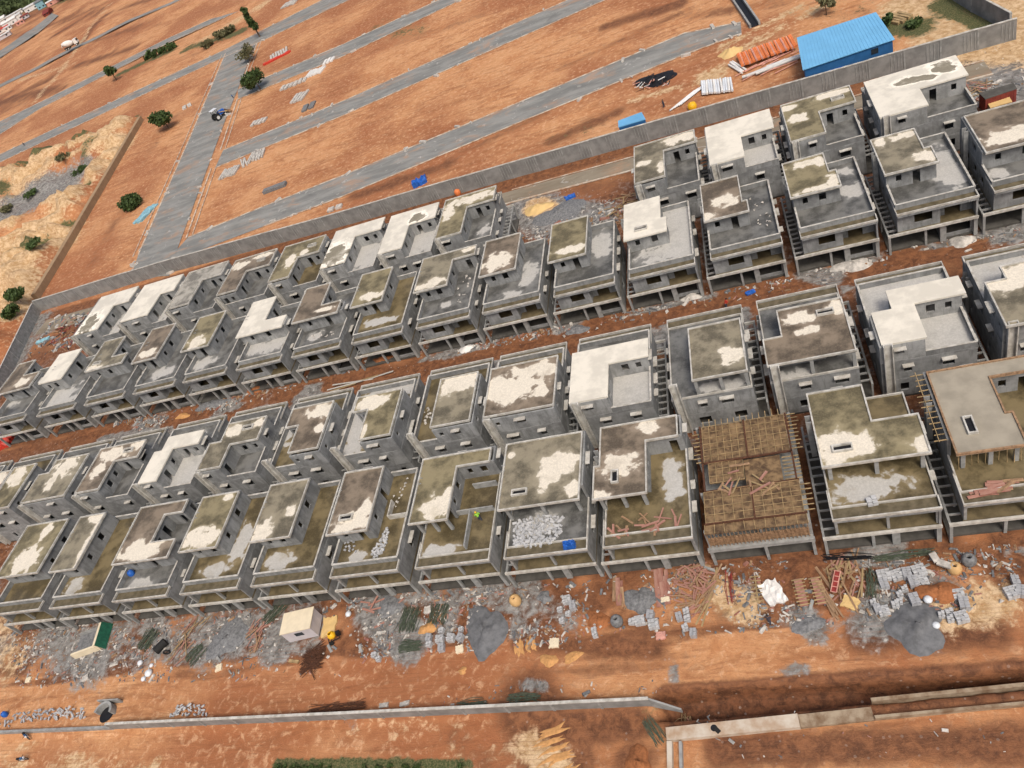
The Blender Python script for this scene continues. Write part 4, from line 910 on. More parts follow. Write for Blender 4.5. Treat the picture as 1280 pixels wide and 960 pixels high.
# ------------------------------------------------------------------ site materials
bundle_n = 0
def stack_mesh(nx, ny, nz, bx=.42, by=.22, bz=.2, r=None):
    b = MB(); b.cur = 0
    for k in range(nz):
        for i in range(nx):
            for j in range(ny):
                if k == nz - 1 and r and r.random() < .12: continue
                z = k * bz; b.obox(((i - (nx - 1) / 2) * bx, (j - (ny - 1) / 2) * by, z + bz / 2), (bx - .025, by - .02, bz - .01), r.uniform(-.04, .04) if r else 0)
    return b
def px6(o, k, x, y): return (o[0] + x / k, o[1] + y / k)
ST = []
for x, y, sc in ((160,265,1),(160,330,1),(265,260,.95),(345,250,1),(440,230,1),(395,320,1),(460,310,.95),(325,370,.6),(285,410,.5),(405,460,1.05),(755,420,.8),(800,490,1.05),(685,555,.75),(690,610,.6),(780,600,.9),(620,575,.5),(75,475,.6),(110,530,.8),(160,545,.8),(250,490,.7),(285,470,.6),(1210,310,.8),(1185,400,1),(1255,390,1)):
    ST.append((px6((1080,680), 6.4, x, y), sc, 'right'))
for x, y, sc in ((5,560,.9),(90,520,.9),(115,590,.9),(318,530,.8),(372,480,.7),(382,540,.7),(365,612,.7),(432,660,.8)): ST.append((px6((800,690), 6.4, x, y), sc, 'mid'))
for x, y, sc in ((1110,340,.75),(1170,330,.75),(640,185,.8),(680,225,.9),(585,250,.6),(645,280,.55),(600,330,.5),(833,398,.45),(842,436,.45)): ST.append((px6((600,720), 5.82, x, y), sc, 'mid'))
for x, y, sc in ((800,400,.8),(800,445,.7),(890,345,.7),(880,410,.8),(890,470,.9),(960,400,.8),(1030,400,.8),(1030,335,.5),(400,522,.7),(432,552,.4)): ST.append((px6((400,730), 5.82, x, y), sc, 'left'))
protos = [stack_mesh(3, 5, 4, r=random.Random(5)).build('block_stack', M['block']), stack_mesh(2, 5, 4, r=random.Random(6)).build('block_stack', M['block2']), stack_mesh(2, 4, 3, r=random.Random(8)).build('block_stack', M['block'])]
used = [0, 0, 0]
for n, ((u, v), sc, zone) in enumerate(ST):
    k = n % 2 if sc > .75 else 2
    o = protos[k] if not used[k] else protos[k].copy()
    if used[k]: C.objects.link(o)
    used[k] = 1; p = G(u, v); s_ = max(.6, sc) * (1.0 if k < 2 else 1.15)
    o.location = p; o.rotation_euler = (0, 0, rnd.uniform(-.25, .25)); o.scale = (s_, s_, .8 + .3 * rnd.random())
    tag(o, {'right': 'pale grey stack of building blocks on the muddy yard, right group', 'mid': 'pale grey stack of building blocks below the formwork and board terrace villas', 'left': 'pale grey stack of building blocks beside the dark gravel heap, left group'}[zone], 'block stack', {'right': 'block stacks in the right of the yard', 'mid': 'block stacks in the middle of the yard', 'left': 'block stacks left of the dark gravel heap'}[zone])
# two small stacks on terraces
p = at(1090, 628, L2 + .03); o = protos[2].copy(); C.objects.link(o); o.location = p; o.rotation_euler = (0, 0, .1); o.scale = (1.2, 1.1, .9)
tag(o, 'single small block stack on the puddled terrace with olive T-shaped roof behind', 'block stack', 'x'); del o['group']

def scatter(proto, n, fn, label, cat, group, scl=(.8, 1.2), rot3=True):
    for i in range(n):
        o = proto if i == 0 else proto.copy()
        if i: C.objects.link(o)
        x, y, z = fn(i); s_ = rnd.uniform(*scl); o.location = (float(x), float(y), float(z)); o.scale = (s_, s_, s_)
        o.rotation_euler = (rnd.uniform(-.5, .5), rnd.uniform(-.5, .5), rnd.uniform(0, 6.28)) if rot3 else (0, 0, rnd.uniform(0, 6.28))
        tag(o, label, cat, group)
def one_block(mat='block', d=(.42, .24, .22), name='block'):
    b = MB(); b.obox((0, 0, 0), d, taper=.94); return b.build(name, M[mat])
def inpoly(pxs, z, ground=False):
    P = [at(*p, z)[:2] for p in pxs]; xs = [p[0] for p in P]; ys = [p[1] for p in P]
    while True:
        x = rnd.uniform(min(xs), max(xs)); y = rnd.uniform(min(ys), max(ys)); c = False
        for i in range(len(P)):
            a, e = P[i], P[(i + 1) % len(P)]
            if (a[1] > y) != (e[1] > y) and x < (e[0] - a[0]) * (y - a[1]) / (e[1] - a[1]) + a[0]: c = not c
        if c: return x, y
def pile_fn(pxs, z, h, ground=False, sp=.42):
    P = [at(*p, z)[:2] for p in pxs]; cx = sum(p[0] for p in P) / len(P); cy = sum(p[1] for p in P) / len(P); R_ = max(math.hypot(p[0] - cx, p[1] - cy) for p in P)
    got = []
    def f(i):
        for k in range(40):
            x, y = inpoly(pxs, z)
            if all((x - a) ** 2 + (y - e) ** 2 > (sp * (1 - k / 60)) ** 2 for a, e in got): break
        got.append((x, y)); d = math.hypot(x - cx, y - cy) / R_; zz = gz(x, y) if ground else z
        return x, y, zz + .1 + rnd.random() * h * max(0, 1 - d)
    return f
scatter(one_block(d=(.52, .27, .3)), 112, pile_fn([(643, 655), (655, 650), (680, 645), (704, 648), (700, 668), (690, 680), (660, 684), (643, 683)], L2 + .05, .1, sp=.62), 'loose grey block in the big heap on a front row terrace', 'block', 'blocks heaped on the terrace')
scatter(one_block('block', (.4, .26, .24)), 38, pile_fn([(484, 660), (488, 665), (480, 690), (468, 700), (463, 696), (478, 672)], L2 + .05, .2), 'loose pale block in the trail across a dark terrace', 'block', 'blocks trailing over the dark terrace')
scatter(one_block('block2', (.3, .2, .2)), 12, pile_fn([(430, 678), (443, 675), (446, 690), (432, 692)], L2 + .05, .15), 'small grey block near the room wall on a dark terrace', 'block', 'small blocks by the room wall')
for (u, v, n, lab) in ((3, 903, 8, 'at the left edge'), (27, 897, 14, 'second heap from left'), (56, 894, 24, 'third heap from left'), (87, 893, 30, 'left of the well'), (236, 889, 34, 'right of the well')):
    wd = 7 + n * .46
    scatter(one_block('block2' if n < 30 else 'block', (.5, .2, .2)), n, pile_fn([(u - wd, v + 6), (u - wd * .6, v - 6), (u + wd * .8, v - 7), (u + wd, v + 5)], 0, .8, True), 'grey block in the heap along the front wall, ' + lab, 'block', 'wall blocks heaped ' + lab)

def heap_obj(name, label, px, rx, ry, h, mat, seed, rot=0, cat='heap'):
    r = random.Random(seed); b = MB(); n = 26; rings = 9; vs = []; fs = []
    amp = [1 + .13 * math.sin(2 * a + seed) + .12 * math.sin(3 * a + 2.3 * seed) + .07 * math.sin(5 * a + seed) + r.uniform(-.04, .04) for a in [2 * PI * i / n for i in range(n)]]
    for k in range(rings):
        f = 1 - k / (rings - 1)
        for i in range(n):
            t = 2 * PI * i / n; x = math.cos(t) * rx * f * amp[i]; y = math.sin(t) * ry * f * amp[i]
            z = h * (1 - f ** 1.15) ** 1.25 * (1 + .3 * math.sin(3 * x + seed) * math.sin(2.6 * y)) if k else -.15
            vs.append((x + r.uniform(-.03, .03) * rx, y + r.uniform(-.03, .03) * ry, z + (r.uniform(-.04, .04) if k else 0)))
    for k in range(rings - 1):
        for i in range(n): j = (i + 1) % n; fs.append((k * n + i, k * n + j, (k + 1) * n + j, (k + 1) * n + i))
    b.add(vs, fs); o = b.build(name, M[mat], smooth=True); o.location = G(*px); o.rotation_euler = (0, 0, rot)
    return tag(o, label, cat)
heap_obj('gravel_heap', 'dark grey gravel heap right of the left block stacks', (607, 788), 2.9, 3.6, .8, 'gravel2', 3)
heap_obj('gravel_heap', 'round dark gravel heap beside the right block stacks', (1145, 783), 3.0, 2.7, .9, 'gravel2', 5)
heap_obj('gravel_heap', 'flat grey aggregate heap between two red board piles', (800, 750), 1.9, 2.0, .55, 'gravel', 8)
heap_obj('gravel_heap', 'grey aggregate heap under the red bent boards, left half of yard', (487, 757), 2.0, 1.7, .5, 'gravel', 9)
heap_obj('gravel_heap', 'small grey stone heap left of the clay drum block piles', (680, 746), 1.0, .9, .4, 'gravel', 10)
heap_obj('gravel_heap', 'broad grey dust heap below the wooden sticks, left of the cabin', (285, 797), 3.6, 3.0, .45, 'gravel', 12)
heap_obj('gravel_heap', 'blue-grey aggregate heap on the empty plot of the back row', (700, 266), 5.5, 4.0, .9, 'gravel', 13)
heap_obj('sand_heap', 'pale yellow sand heap on the empty plot of the back row', (672, 261), 3.0, 2.2, 1.0, 'yellowtarp', 14)
heap_obj('gravel_heap', 'small pale grey heap beside the middle street rails', (721, 412), 2.0, 1.3, .7, 'gravel', 15)
heap_obj('gravel_heap', 'white rubble heap before the third row villa with olive roof', (1066, 331), 3.0, 1.5, .6, 'stone', 16)
heap_obj('gravel_heap', 'white rubble heap before the third row villa with dry terrace', (1203, 301), 1.9, 1.2, .7, 'stone', 17)
heap_obj('gravel_heap', 'white rubble heap below the third row villa with clean pale roof', (865, 370), 2.0, 1.1, .6, 'stone', 18)
heap_obj('gravel_heap', 'small white lime heap in the middle street', (583, 436), 1.5, 1.0, .6, 'whitepaint', 19)
heap_obj('gravel_heap', 'grey rubble heap in the left part of the middle street', (265, 505), 4.2, 1.5, .6, 'gravel', 20)
def ribs(label, px, n, L, step, ang, seed, w_=.32, h=.32):
    r = random.Random(seed); b = MB()
    for i in range(n):
        x = (i - (n - 1) / 2) * step; l = L * r.uniform(.6, 1.05) * (1 - .35 * abs(i - (n - 1) / 2) / n); m_ = 7; vs = []; sh = r.uniform(-.3, .3) * L * .4; bw = r.uniform(-.25, .25)
        for k in range(m_):
            t = k / (m_ - 1); y = (t - .5) * l + sh; ww = w_ * (.25 + math.sin(PI * t)) * r.uniform(.7, 1.1); xx = x + bw * math.sin(PI * t) * 2 + r.uniform(-.05, .05)
            vs += [(xx - ww, y, -.05), (xx + r.uniform(-.08, .08), y, h * (.15 + math.sin(PI * t)) * r.uniform(.7, 1)), (xx + ww, y, -.05)]
        fs = []
        for k in range(m_ - 1): a = 3 * k; fs += [(a, a + 1, a + 4, a + 3), (a + 1, a + 2, a + 5, a + 4)]
        b.add(vs, fs)
    o = b.build('sand_heap', M['sand'], smooth=True); o.location = G(*px); o.rotation_euler = (0, 0, ang); return tag(o, label, 'heap')
ribs('ribbed orange sand heap on the front road edge', (656, 808), 8, 2.4, .36, .25, 21, .3, .16)
heap_obj('sand_heap', 'fan shaped orange sand heap on the front road', (686, 825), 1.2, .8, .3, 'sand', 22)
heap_obj('sand_heap', 'low orange sand smear right of the fan shaped heap', (716, 821), 1.4, .6, .15, 'sand', 23, .5)
heap_obj('sand_heap', 'small lone orange sand heap on the dirt road', (578, 838), .6, .5, .3, 'sand', 24)
ribs('large ribbed orange sand fan beside the front wall, lower middle', (690, 936), 12, 4.6, .42, -1.25, 25, .3, .12)
heap_obj('sand_heap', 'orange soil heap beside the left block stacks', (535, 785), 1.3, .9, .5, 'sand', 26)
heap_obj('soil_heap', 'red soil heap amid the right block stacks', (1173, 743), 1.8, 1.2, .7, 'redsoil', 27)
heap_obj('soil_heap', 'red soil heap left of the dark drum', (748, 775), 1.6, 1.3, .5, 'redsoil', 28)
heap_obj('soil_heap', 'dark red soil mound by the corner of the culvert', (797, 952), 1.5, 1.7, .9, 'redsoil', 29)
heap_obj('sand_heap', 'pale sand heap left of the orange pipes', (913, 66), 3.2, 1.9, 1.2, 'yellowtarp', 30)
heap_obj('gravel_heap', 'grey gravel heap below the two shutter panels', (1010, 780), 2.0, 1.0, .25, 'gravel', 31)
heap_obj('soil_heap', 'red soil heap in the middle street, left part', (320, 487), 2.6, 1.1, .7, 'redsoil', 32)
heap_obj('soil_heap', 'red soil heap in the middle street, below the long pale planks', (480, 450), 3.2, 1.2, .9, 'redsoil', 33)
heap_obj('sand_heap', 'orange sand heap at the left of the middle street', (228, 520), 1.8, .9, .6, 'sand', 34)

# boards and rods
def board(mat, L, w_, h, name='board'):
    b = MB(); b.bar((-L / 2, 0, 0), (L / 2, 0, 0), w_, h); return b.build(name, M[mat])
def boards(n, pxs, mats, Ls, wd, label, group, ang=None, z=0, ground=True, h=.5, name='board', spread=.5, cat='board'):
    pr = [board(m_, 1, wd, .05, name) for m_ in mats]; seen = set(); P = [at(*p, z)[:2] for p in pxs]
    cx = sum(p[0] for p in P) / len(P); cy = sum(p[1] for p in P) / len(P); R_ = max(math.hypot(p[0] - cx, p[1] - cy) for p in P)
    for i in range(n):
        k = i % len(pr); o = pr[k] if k not in seen else pr[k].copy()
        if k in seen: C.objects.link(o)
        seen.add(k); x, y = inpoly(pxs, z); d = math.hypot(x - cx, y - cy) / R_
        zz = (gz(x, y) if ground else z) + .06 + rnd.random() * h * max(.1, 1 - d)
        o.location = (x, y, zz); a = rnd.uniform(0, PI) if ang is None else ang + rnd.gauss(0, spread)
        o.rotation_euler = (rnd.uniform(-.2, .2), rnd.uniform(-.12, .12), a); o.scale = (rnd.uniform(*Ls), rnd.uniform(.8, 1.5), 1)
        tag(o, label, cat, group)
boards(74, [(846, 712), (878, 705), (892, 712), (886, 750), (868, 770), (845, 755)], ['redwood', 'wood', 'redwood'], (1.0, 2.6), .16, 'reddish shutter board in the big tangle below the formwork villa', 'boards in the big tangle', h=.9)
boards(12, [(883, 735), (893, 715), (900, 716), (884, 770), (878, 768)], ['wood', 'batten'], (3.0, 4.5), .14, 'long brown plank leaning along the right side of the red tangle', 'long planks beside the tangle', ang=1.1, spread=.1)
boards(8, [(820, 715), (836, 715), (836, 745), (820, 745)], ['redwood'], (3.0, 3.6), .42, 'wide red shutter board upright beside the grey aggregate heap', 'wide boards right of the aggregate', ang=1.62, spread=.04, h=.2)
boards(6, [(768, 733), (778, 730), (780, 756), (770, 757)], ['redwood', 'wood'], (3.0, 3.6), .42, 'wide brown board left of the grey aggregate heap', 'wide boards left of the aggregate', ang=1.62, spread=.04, h=.2)
boards(34, [(1040, 702), (1070, 698), (1084, 725), (1075, 748), (1050, 748), (1032, 745)], ['wood', 'redwood', 'batten'], (1.5, 3.6), .15, 'brown plank in the pile around the red ladder frame', 'planks round the ladder frame', ang=1.4, spread=.5, h=.8)
boards(7, [(1025, 720), (1036, 720), (1042, 760), (1035, 765)], ['wood'], (3.5, 4.5), .2, 'long tan plank leaning between panels and red ladder frame', 'long tan planks', ang=1.9, spread=.06)
boards(28, [(316, 778), (335, 778), (324, 812), (306, 820), (308, 800)], ['redwood', 'wood', 'redwood'], (.8, 2.4), .14, 'reddish board in the strip left of the cream cabin', 'boards left of the cabin', ang=1.1, spread=.5, h=.5)
boards(26, [(240, 775), (262, 772), (228, 828), (212, 826)], ['wood', 'batten', 'redwood'], (1.5, 4.0), .10, 'thin wooden stick in the long strip under the front row', 'sticks left of the grey dust heap', ang=1.15, spread=.35, h=.4)
boards(24, [(766, 655), (800, 642), (858, 640), (860, 658), (800, 665), (766, 674)], ['redwood', 'redwood', 'wood'], (.8, 2.2), .2, 'red shutter board lying on a front row terrace', 'red boards on the terrace', z=L2 + .05, ground=False, h=.3)
boards(14, [(1218, 610), (1275, 598), (1278, 606), (1222, 622)], ['redwood', 'redwood', 'wood'], (1.5, 3.0), .35, 'red shutter board on the terrace of the villa with fresh slab', 'red boards below the fresh slab', ang=.1, spread=.25, z=L2 + .05, ground=False, h=.3)
boards(30, [(758, 275), (775, 245), (800, 238), (800, 262), (785, 280), (760, 285)], ['wood', 'wood', 'batten'], (1.8, 3.5), .2, 'weathered brown plank in the pile on the empty back plot', 'planks on the empty plot', ang=.35, spread=.6, h=1.0)
boards(20, [(1205, 108), (1225, 100), (1243, 108), (1225, 118), (1208, 118)], ['wood', 'batten', 'redwood'], (1.5, 3.0), .15, 'brown plank in the pile beside the maroon container', 'planks by the maroon container', h=.8)
boards(46, [(62, 430), (75, 405), (105, 395), (112, 400), (98, 425), (80, 440)], ['redsteel', 'wood', 'rust', 'black'], (1.0, 3.2), .25, 'dark red scrap piece in the debris yard at the row ends', 'scrap in the debris yard', h=1.2, name='scrap_piece', cat='scrap')
boards(7, [(395, 492), (470, 468), (472, 472), (398, 497)], ['kerbc', 'batten'], (7, 11), .3, 'long pale plank laid along the middle street', 'long planks in the street', ang=.02, spread=.03, h=.3)
boards(7, [(450, 745), (465, 740), (482, 768), (475, 790)], ['redwood'], (1.2, 2.4), .2, 'bent red board on the grey aggregate heap', 'red boards on the aggregate', ang=.2, h=.4)
def rods(px, n, L, ang, mat, label, cat='rod bundle', r=.025, wdt=1.2, bend=.15, name='rod_bundle'):
    b = MB(); rr = random.Random(int(px[0] * 7 + px[1]))
    for i in range(n):
        y = rr.uniform(-wdt, wdt); l = L * rr.uniform(.7, 1.05) / 2; a = rr.gauss(0, bend); z = .05 + rr.random() * .35
        p0 = Vector((-l * math.cos(a), y - l * math.sin(a), z)); p1 = Vector((l * math.cos(a), y + l * math.sin(a), z + rr.uniform(-.05, .1))); md = (p0 + p1) / 2 + Vector((0, rr.uniform(-.3, .3), rr.uniform(0, .15)))
        b.bar(p0, md, r * 2); b.bar(md, p1, r * 2)
    o = b.build(name, M[mat]); o.location = G(*px); o.rotation_euler = (0, 0, ang); return tag(o, label, cat)
rods((513, 775), 34, 3.6, 1.45, 'green_rod', 'upright dark green rod bundle above the green coil, left yard')
rods((513, 808), 34, 3.2, .0, 'green_rod', 'flat green rod coil left of the left block stacks', bend=.1, wdt=.8)
rods((548, 768), 26, 3.0, 1.5, 'green_rod', 'grey-green rod bundle right of the upright green one')
rods((245, 818), 22, 3.0, 1.0, 'green_rod', 'green rod bundle at the lower end of the long sticks')
rods((186, 800), 26, 3.4, 1.2, 'green_rod', 'green rod bundle beside the black tank and tyre')
rods((1088, 730), 20, 3.6, 1.5, 'green_rod', 'green rod bundle left of the right block stacks', wdt=.5)
rods((1130, 695), 18, 6, .05, 'green_rod', 'flat green rod bundle at the foot of the olive T-roof villa', wdt=.3, bend=.04)
rods((345, 765), 26, 4.0, .9, 'green_rod', 'dark green rod bundle at the left of the cream cabin', wdt=1.0)
rods((392, 824), 90, 3.6, .1, 'rust', 'big rusty rebar heap below the cream cabin', bend=.5, wdt=1.5)
rods((437, 885), 26, 5.0, .05, 'rust', 'dark rod bundle along the front wall, leftmost', bend=.08, wdt=.5)
rods((590, 880), 18, 4.0, .05, 'green_rod', 'dark rod bundle along the front wall, middle', bend=.06, wdt=.4)
rods((655, 873), 20, 4.0, .02, 'green_rod', 'dark rod bundle along the front wall, rightmost', bend=.05, wdt=.4)
rods((405, 888), 26, 4.6, .1, 'rust', 'rusty rod bundle near the small white blocks at the front wall', bend=.12, wdt=.6)
rods((1060, 698), 18, 5.0, -.1, 'black', 'black pipe bundle at the foot of the villa with olive T-roof', wdt=.25, bend=.05)
rods((818, 912), 22, 3.2, -1.0, 'green_rod', 'grey rod bundle leaning into the trench corner', wdt=.7, bend=.08)
rods((848, 888), 12, 1.6, 1.2, 'batten', 'dry stick bundle at the end of the front wall', wdt=.6, bend=.6)
rods((912, 735), 8, 4.2, 1.55, 'redsteel', 'red steel rod bundle right of the leaning planks', wdt=.9, bend=.05)

boards(16, [(905, 580), (960, 570), (975, 612), (900, 622)], ['wood', 'batten', 'redwood'], (.8, 2.6), .2, 'loose plank dropped on the middle deck of the formwork villa', 'loose planks on the formwork deck', z=L2 + .2, ground=False, h=.25)
# shutter panels, ladders, sheets
def panel(label, a, e, w_, cross, mat='redwood', mat2='batten', name='shutter_panel', cat='shutter panel', over=.25):
    A, E_ = Vector(G(*a)), Vector(G(*e)); d = E_ - A; L = d.length
    root = thing(name, label, cat, (A + E_) / 2 + Vector((0, 0, .25)), math.atan2(d[1], d[0]))
    b = MB(); b.box(-L / 2, L / 2, -w_ / 2, w_ / 2, 0, .06); b.build('panel_board', M[mat], root)
    for i in range(cross):
        b = MB(); x = -L / 2 + .15 + (L - .3) * i / max(1, cross - 1); b.bar((x, -w_ / 2 - over, .1), (x, w_ / 2 + over, .11), .1, .08); b.build('cross_batten', M[mat2], root)
    return root
panel('red shutter panel with white cross battens, left of the pair', (997, 725), (1006, 759), .8, 8)
panel('red shutter panel with white cross battens, right of the pair', (1018, 723), (1028, 757), .8, 8)
panel('timber ladder-like frame left of the white sheet', (944, 721), (948, 755), .16, 7, 'batten', 'batten', 'batten_frame', 'frame', .5)
def ladder(label, a, e, w_, n, mat):
    A, E_ = Vector(G(*a)), Vector(G(*e)); d = E_ - A; L = d.length
    root = thing('ladder', label, 'ladder', (A + E_) / 2 + Vector((0, 0, .9)), math.atan2(d[1], d[0]))
    for s_ in (-1, 1): b = MB(); b.bar((-L / 2, s_ * w_ / 2, 0), (L / 2, s_ * w_ / 2, 0), .09); b.build('side_rail', M['pink'], root)
    for i in range(n): b = MB(); x = -L / 2 + L * i / (n - 1); b.bar((x, -w_ / 2, 0), (x, w_ / 2, 0), .07); b.build('rung', M['pink'], root)
    b = MB(); b.box(-L / 2, L / 2, -w_ / 2 + .06, w_ / 2 - .06, -.06, -.03); b.build('backing_board', M[mat], root)
ladder('pink-edged red ladder frame lying on the brown plank pile', (1043, 745), (1048, 719), .55, 5, 'redsteel')
def sheet(name, label, cat, px, L, w_, ang, mat, lift=.05, wav=.08, z=None, seed=1):
    r = random.Random(seed); b = MB(); nx, ny = 9, 7; vs = []
    for j in range(ny):
        for i in range(nx):
            x = (i / (nx - 1) - .5) * L; y = (j / (ny - 1) - .5) * w_; e = 1 + .12 * r.uniform(-1, 1) if i in (0, nx - 1) or j in (0, ny - 1) else 1
            vs.append((x * e, y * e, lift + r.random() * wav))
    f = [(j * nx + i, j * nx + i + 1, (j + 1) * nx + i + 1, (j + 1) * nx + i) for j in range(ny - 1) for i in range(nx - 1)]
    b.add(vs, f); k = len(vs); b.add([(x, y, -.05) for x, y, _ in vs], [])
    edge = [i for i in range(nx)] + [j * nx + nx - 1 for j in range(1, ny)] + [(ny - 1) * nx + i for i in range(nx - 2, -1, -1)] + [j * nx for j in range(ny - 2, 0, -1)]
    b.f += [(edge[i], k + edge[i], k + edge[(i + 1) % len(edge)], edge[(i + 1) % len(edge)]) for i in range(len(edge))]; b.mi += [0] * len(edge)
    o = b.build(name, M[mat]); o.location = G(*px) if z is None else tuple(at(*px, z)); o.rotation_euler = (0, 0, ang); return tag(o, label, cat)
sheet('plastic_sheet', 'crumpled white plastic sheet spread on red soil near the worker', 'sheet', (966, 741), 2.0, 2.8, .35, 'whitepaint', .15, .25, seed=3)
for i, (u, v, l, w_, a, m_, lab) in enumerate(((274, 835, .9, .9, .3, 'cream', 'square cream board below the board strip, left of rebar heap'), (575, 812, .95, .95, .2, 'cream', 'square cream board touching the left block stacks'), (693, 804, 1.1, 1.1, 0, 'cream', 'square cream crate lid beside the sand heaps'), (36, 850, .9, .8, .2, 'cream', 'cream board at the far left of the yard'), (107, 848, 1.0, .8, .5, 'stone', 'pale board fragment on red litter, left yard'), (826, 795, 1.0, .8, 0, 'pink', 'pinkish board under the middle block stacks'), (1063, 754, 1.5, 1.3, -.5, 'yellowtarp', 'tan tarp lump below the ladder pile'), (412, 784, 2.0, 2.8, .1, 'yellowtarp', 'tan ground board right of the cream cabin'), (535, 763, .9, 1.0, .2, 'stone', 'pale board leaning between the green rod bundles'), (368, 827, .4, 1.6, 1.4, 'batten', 'upright tan plank sheet left of the rebar heap'), (832, 750, 1.0, .6, .1, 'cream', 'pale board at the left end of the red tangle'), (480, 882, 1.1, .5, .1, 'stone', 'pale slab on the ground by the front wall, left one'), (506, 880, 1.2, .5, .2, 'stone', 'pale slab on the ground by the front wall, right one'), (98, 193, 0.1, .1, 0, 'cream', None))):
    if lab: sheet('board_sheet', lab, 'board', (u, v), l, w_, a, m_, .22, .05, seed=i)
sheet('blue_tarp', 'blue tarpaulin heap over timber outside the back wall', 'tarp', (525, 229), 3.4, 2.6, .3, 'bluetarp', .5, .9, seed=5)
sheet('blue_tarp', 'blue tarp bundle at the front edge of the block pile terrace', 'tarp', (713, 684), 1.3, .8, .2, 'bluetarp', .5, .5, L2, 6)
sheet('blue_tarp', 'small blue tarp scrap on the empty back plot', 'tarp', (713, 247), 2.0, 1.0, .3, 'bluetarp', .3, .4, seed=7)
sheet('blue_tarp', 'blue scrap sheet in the middle street below the dark littered terrace', 'tarp', (938, 366), 1.4, .8, .3, 'bluetarp', .15, .2, seed=8)
sheet('red_tarp', 'red tarp piece in the debris yard', 'tarp', (106, 428), 2.6, 1.6, .3, 'red', .8, .5, seed=9)
sheet('red_tarp', 'red tarp heap at the left end of the middle street', 'tarp', (7, 555), 4.0, 3.0, .3, 'red', .5, .9, seed=10)
sheet('blue_tarp', 'blue tarp heap above the red one at the left edge', 'tarp', (3, 538), 2.6, 1.6, .3, 'bluetarp', .5, .9, seed=11)
sheet('cyan_sheet', 'faded cyan sheet lying below the round bush', 'sheet', (182, 268), 4.0, 9.0, -.15, 'cyan', .2, .5, seed=12)
sheet('cyan_sheet', 'faded cyan sheet in the debris yard by the side wall', 'sheet', (54, 426), 4.0, 1.4, .2, 'cyan', .2, .4, seed=13)
sheet('red_sheet', 'bright red strip beside white stones on a plot', 'sheet', (347, 73), 12, 1.5, .3, 'red', .4, .4, seed=14)

# drums
def drum(label, px, r, h, mat, hole=.35, z=None):
    root = thing('drum', label, 'drum', G(*px) if z is None else at(*px, z))
    b = MB(); b.lathe((0, 0, 0), [(r * .8, 0), (r, h * .25), (r * 1.02, h * .55), (r * .8, h * .88), (r * hole * 1.2, h), (r * hole, h), (r * hole, h * .6), (.01, h * .6)], 18); b.build('drum_body', M[mat], root, smooth=True)
    b = MB(); b.lathe((0, 0, h * .62), [(.0, 0), (r * hole * .98, 0)], 16); b.build('drum_mouth', M['black'], root)
drum('clay coloured round drum under the block pile villa', (646, 753), .72, 1.3, 'drum')
drum('dark grey round drum left of the middle block stacks', (773, 780), .7, 1.2, 'gravel')
drum('clay coloured drum at the end of the white trough, right yard', (1193, 713), .65, 1.1, 'drum')
drum('dark grey drum right of the clay one, right yard', (1211, 703), .68, 1.2, 'gravel')
drum('small blue drum at the far left by the front wall', (8, 894), .42, .9, 'bluetarp')
drum('blue drum on the terrace of an L-roofed villa', (166, 718), .5, .9, 'bluetarp', z=L2)
drum('yellow drum by the white pipes outside the back wall', (866, 136), .9, 1.5, 'yellow', .2)
drum('orange drum at the foot of the back wall', (573, 243), .7, 1.3, 'orange', .3)
root = thing('black_tank', 'fallen black tank beside the tyre, left yard', 'tank', G(204, 810), .9)
b = MB(); b.tube((-.9, 0, .6), (.9, 0, .6), .6, n=16); b.build('tank_body', M['rubber'], root)
root = thing('tyre', 'worn tyre leaning by the black tank', 'tyre', G(211, 817), .3)
b = MB(); n = 20; vs = []; fs = []
for i in range(n):
    for k in range(8):
        t, s_ = 2 * PI * i / n, 2 * PI * k / 8; R_ = .42 + .13 * math.cos(s_); vs.append((R_ * math.cos(t), .13 * math.sin(s_), .5 + R_ * math.sin(t)))
for i in range(n):
    for k in range(8): fs.append((i * 8 + k, ((i + 1) % n) * 8 + k, ((i + 1) % n) * 8 + (k + 1) % 8, i * 8 + (k + 1) % 8))
b.add(vs, fs); b.build('tread', M['rubber'], root, smooth=True)
for i, (u, v, s_, lab) in enumerate(((187, 842, .55, 'largest white sack among the white cans'), (176, 829, .4, 'white sack at the left of the white cans'), (190, 832, .3, 'small white can above the large sack'), (180, 849, .35, 'white sack below the large one, left yard'), (1160, 753, .4, 'white bucket amid the right block stacks'), (1170, 782, .35, 'white can right of the round gravel heap'), (436, 768, .4, 'white sack right of the cream cabin'))):
    b = MB(); b.lathe((0, 0, 0), [(.05, 0), (s_, .05), (s_ * 1.05, s_ * .6), (s_ * .6, s_ * 1.1), (.02, s_ * 1.15)], 12); o = b.build('sack', M['white'], smooth=True); o.location = G(u, v); tag(o, lab, 'sack')
# white trough to the clay drum
root = thing('white_trough', 'bent white trough leading to the clay drum', 'trough', G(1165, 697))
a = Vector(G(1165, 693)); o0 = a.copy(); e1 = Vector(G(1172, 703)); e2 = Vector(G(1190, 710)); b = MB()
b.bar(a - o0 + Vector((0, 0, .9)), e1 - o0 + Vector((0, 0, .8)), .65, .25); b.bar(e1 - o0 + Vector((0, 0, .82)), e2 - o0 + Vector((0, 0, .95)), .65, .25); b.build('trough_body', M['stone'], root)
for q in (a, e1): b = MB(); b.bar(q - o0 + Vector((0, .1, 0)), q - o0 + Vector((0, .1, .8)), .12); b.build('leg', M['batten'], root)

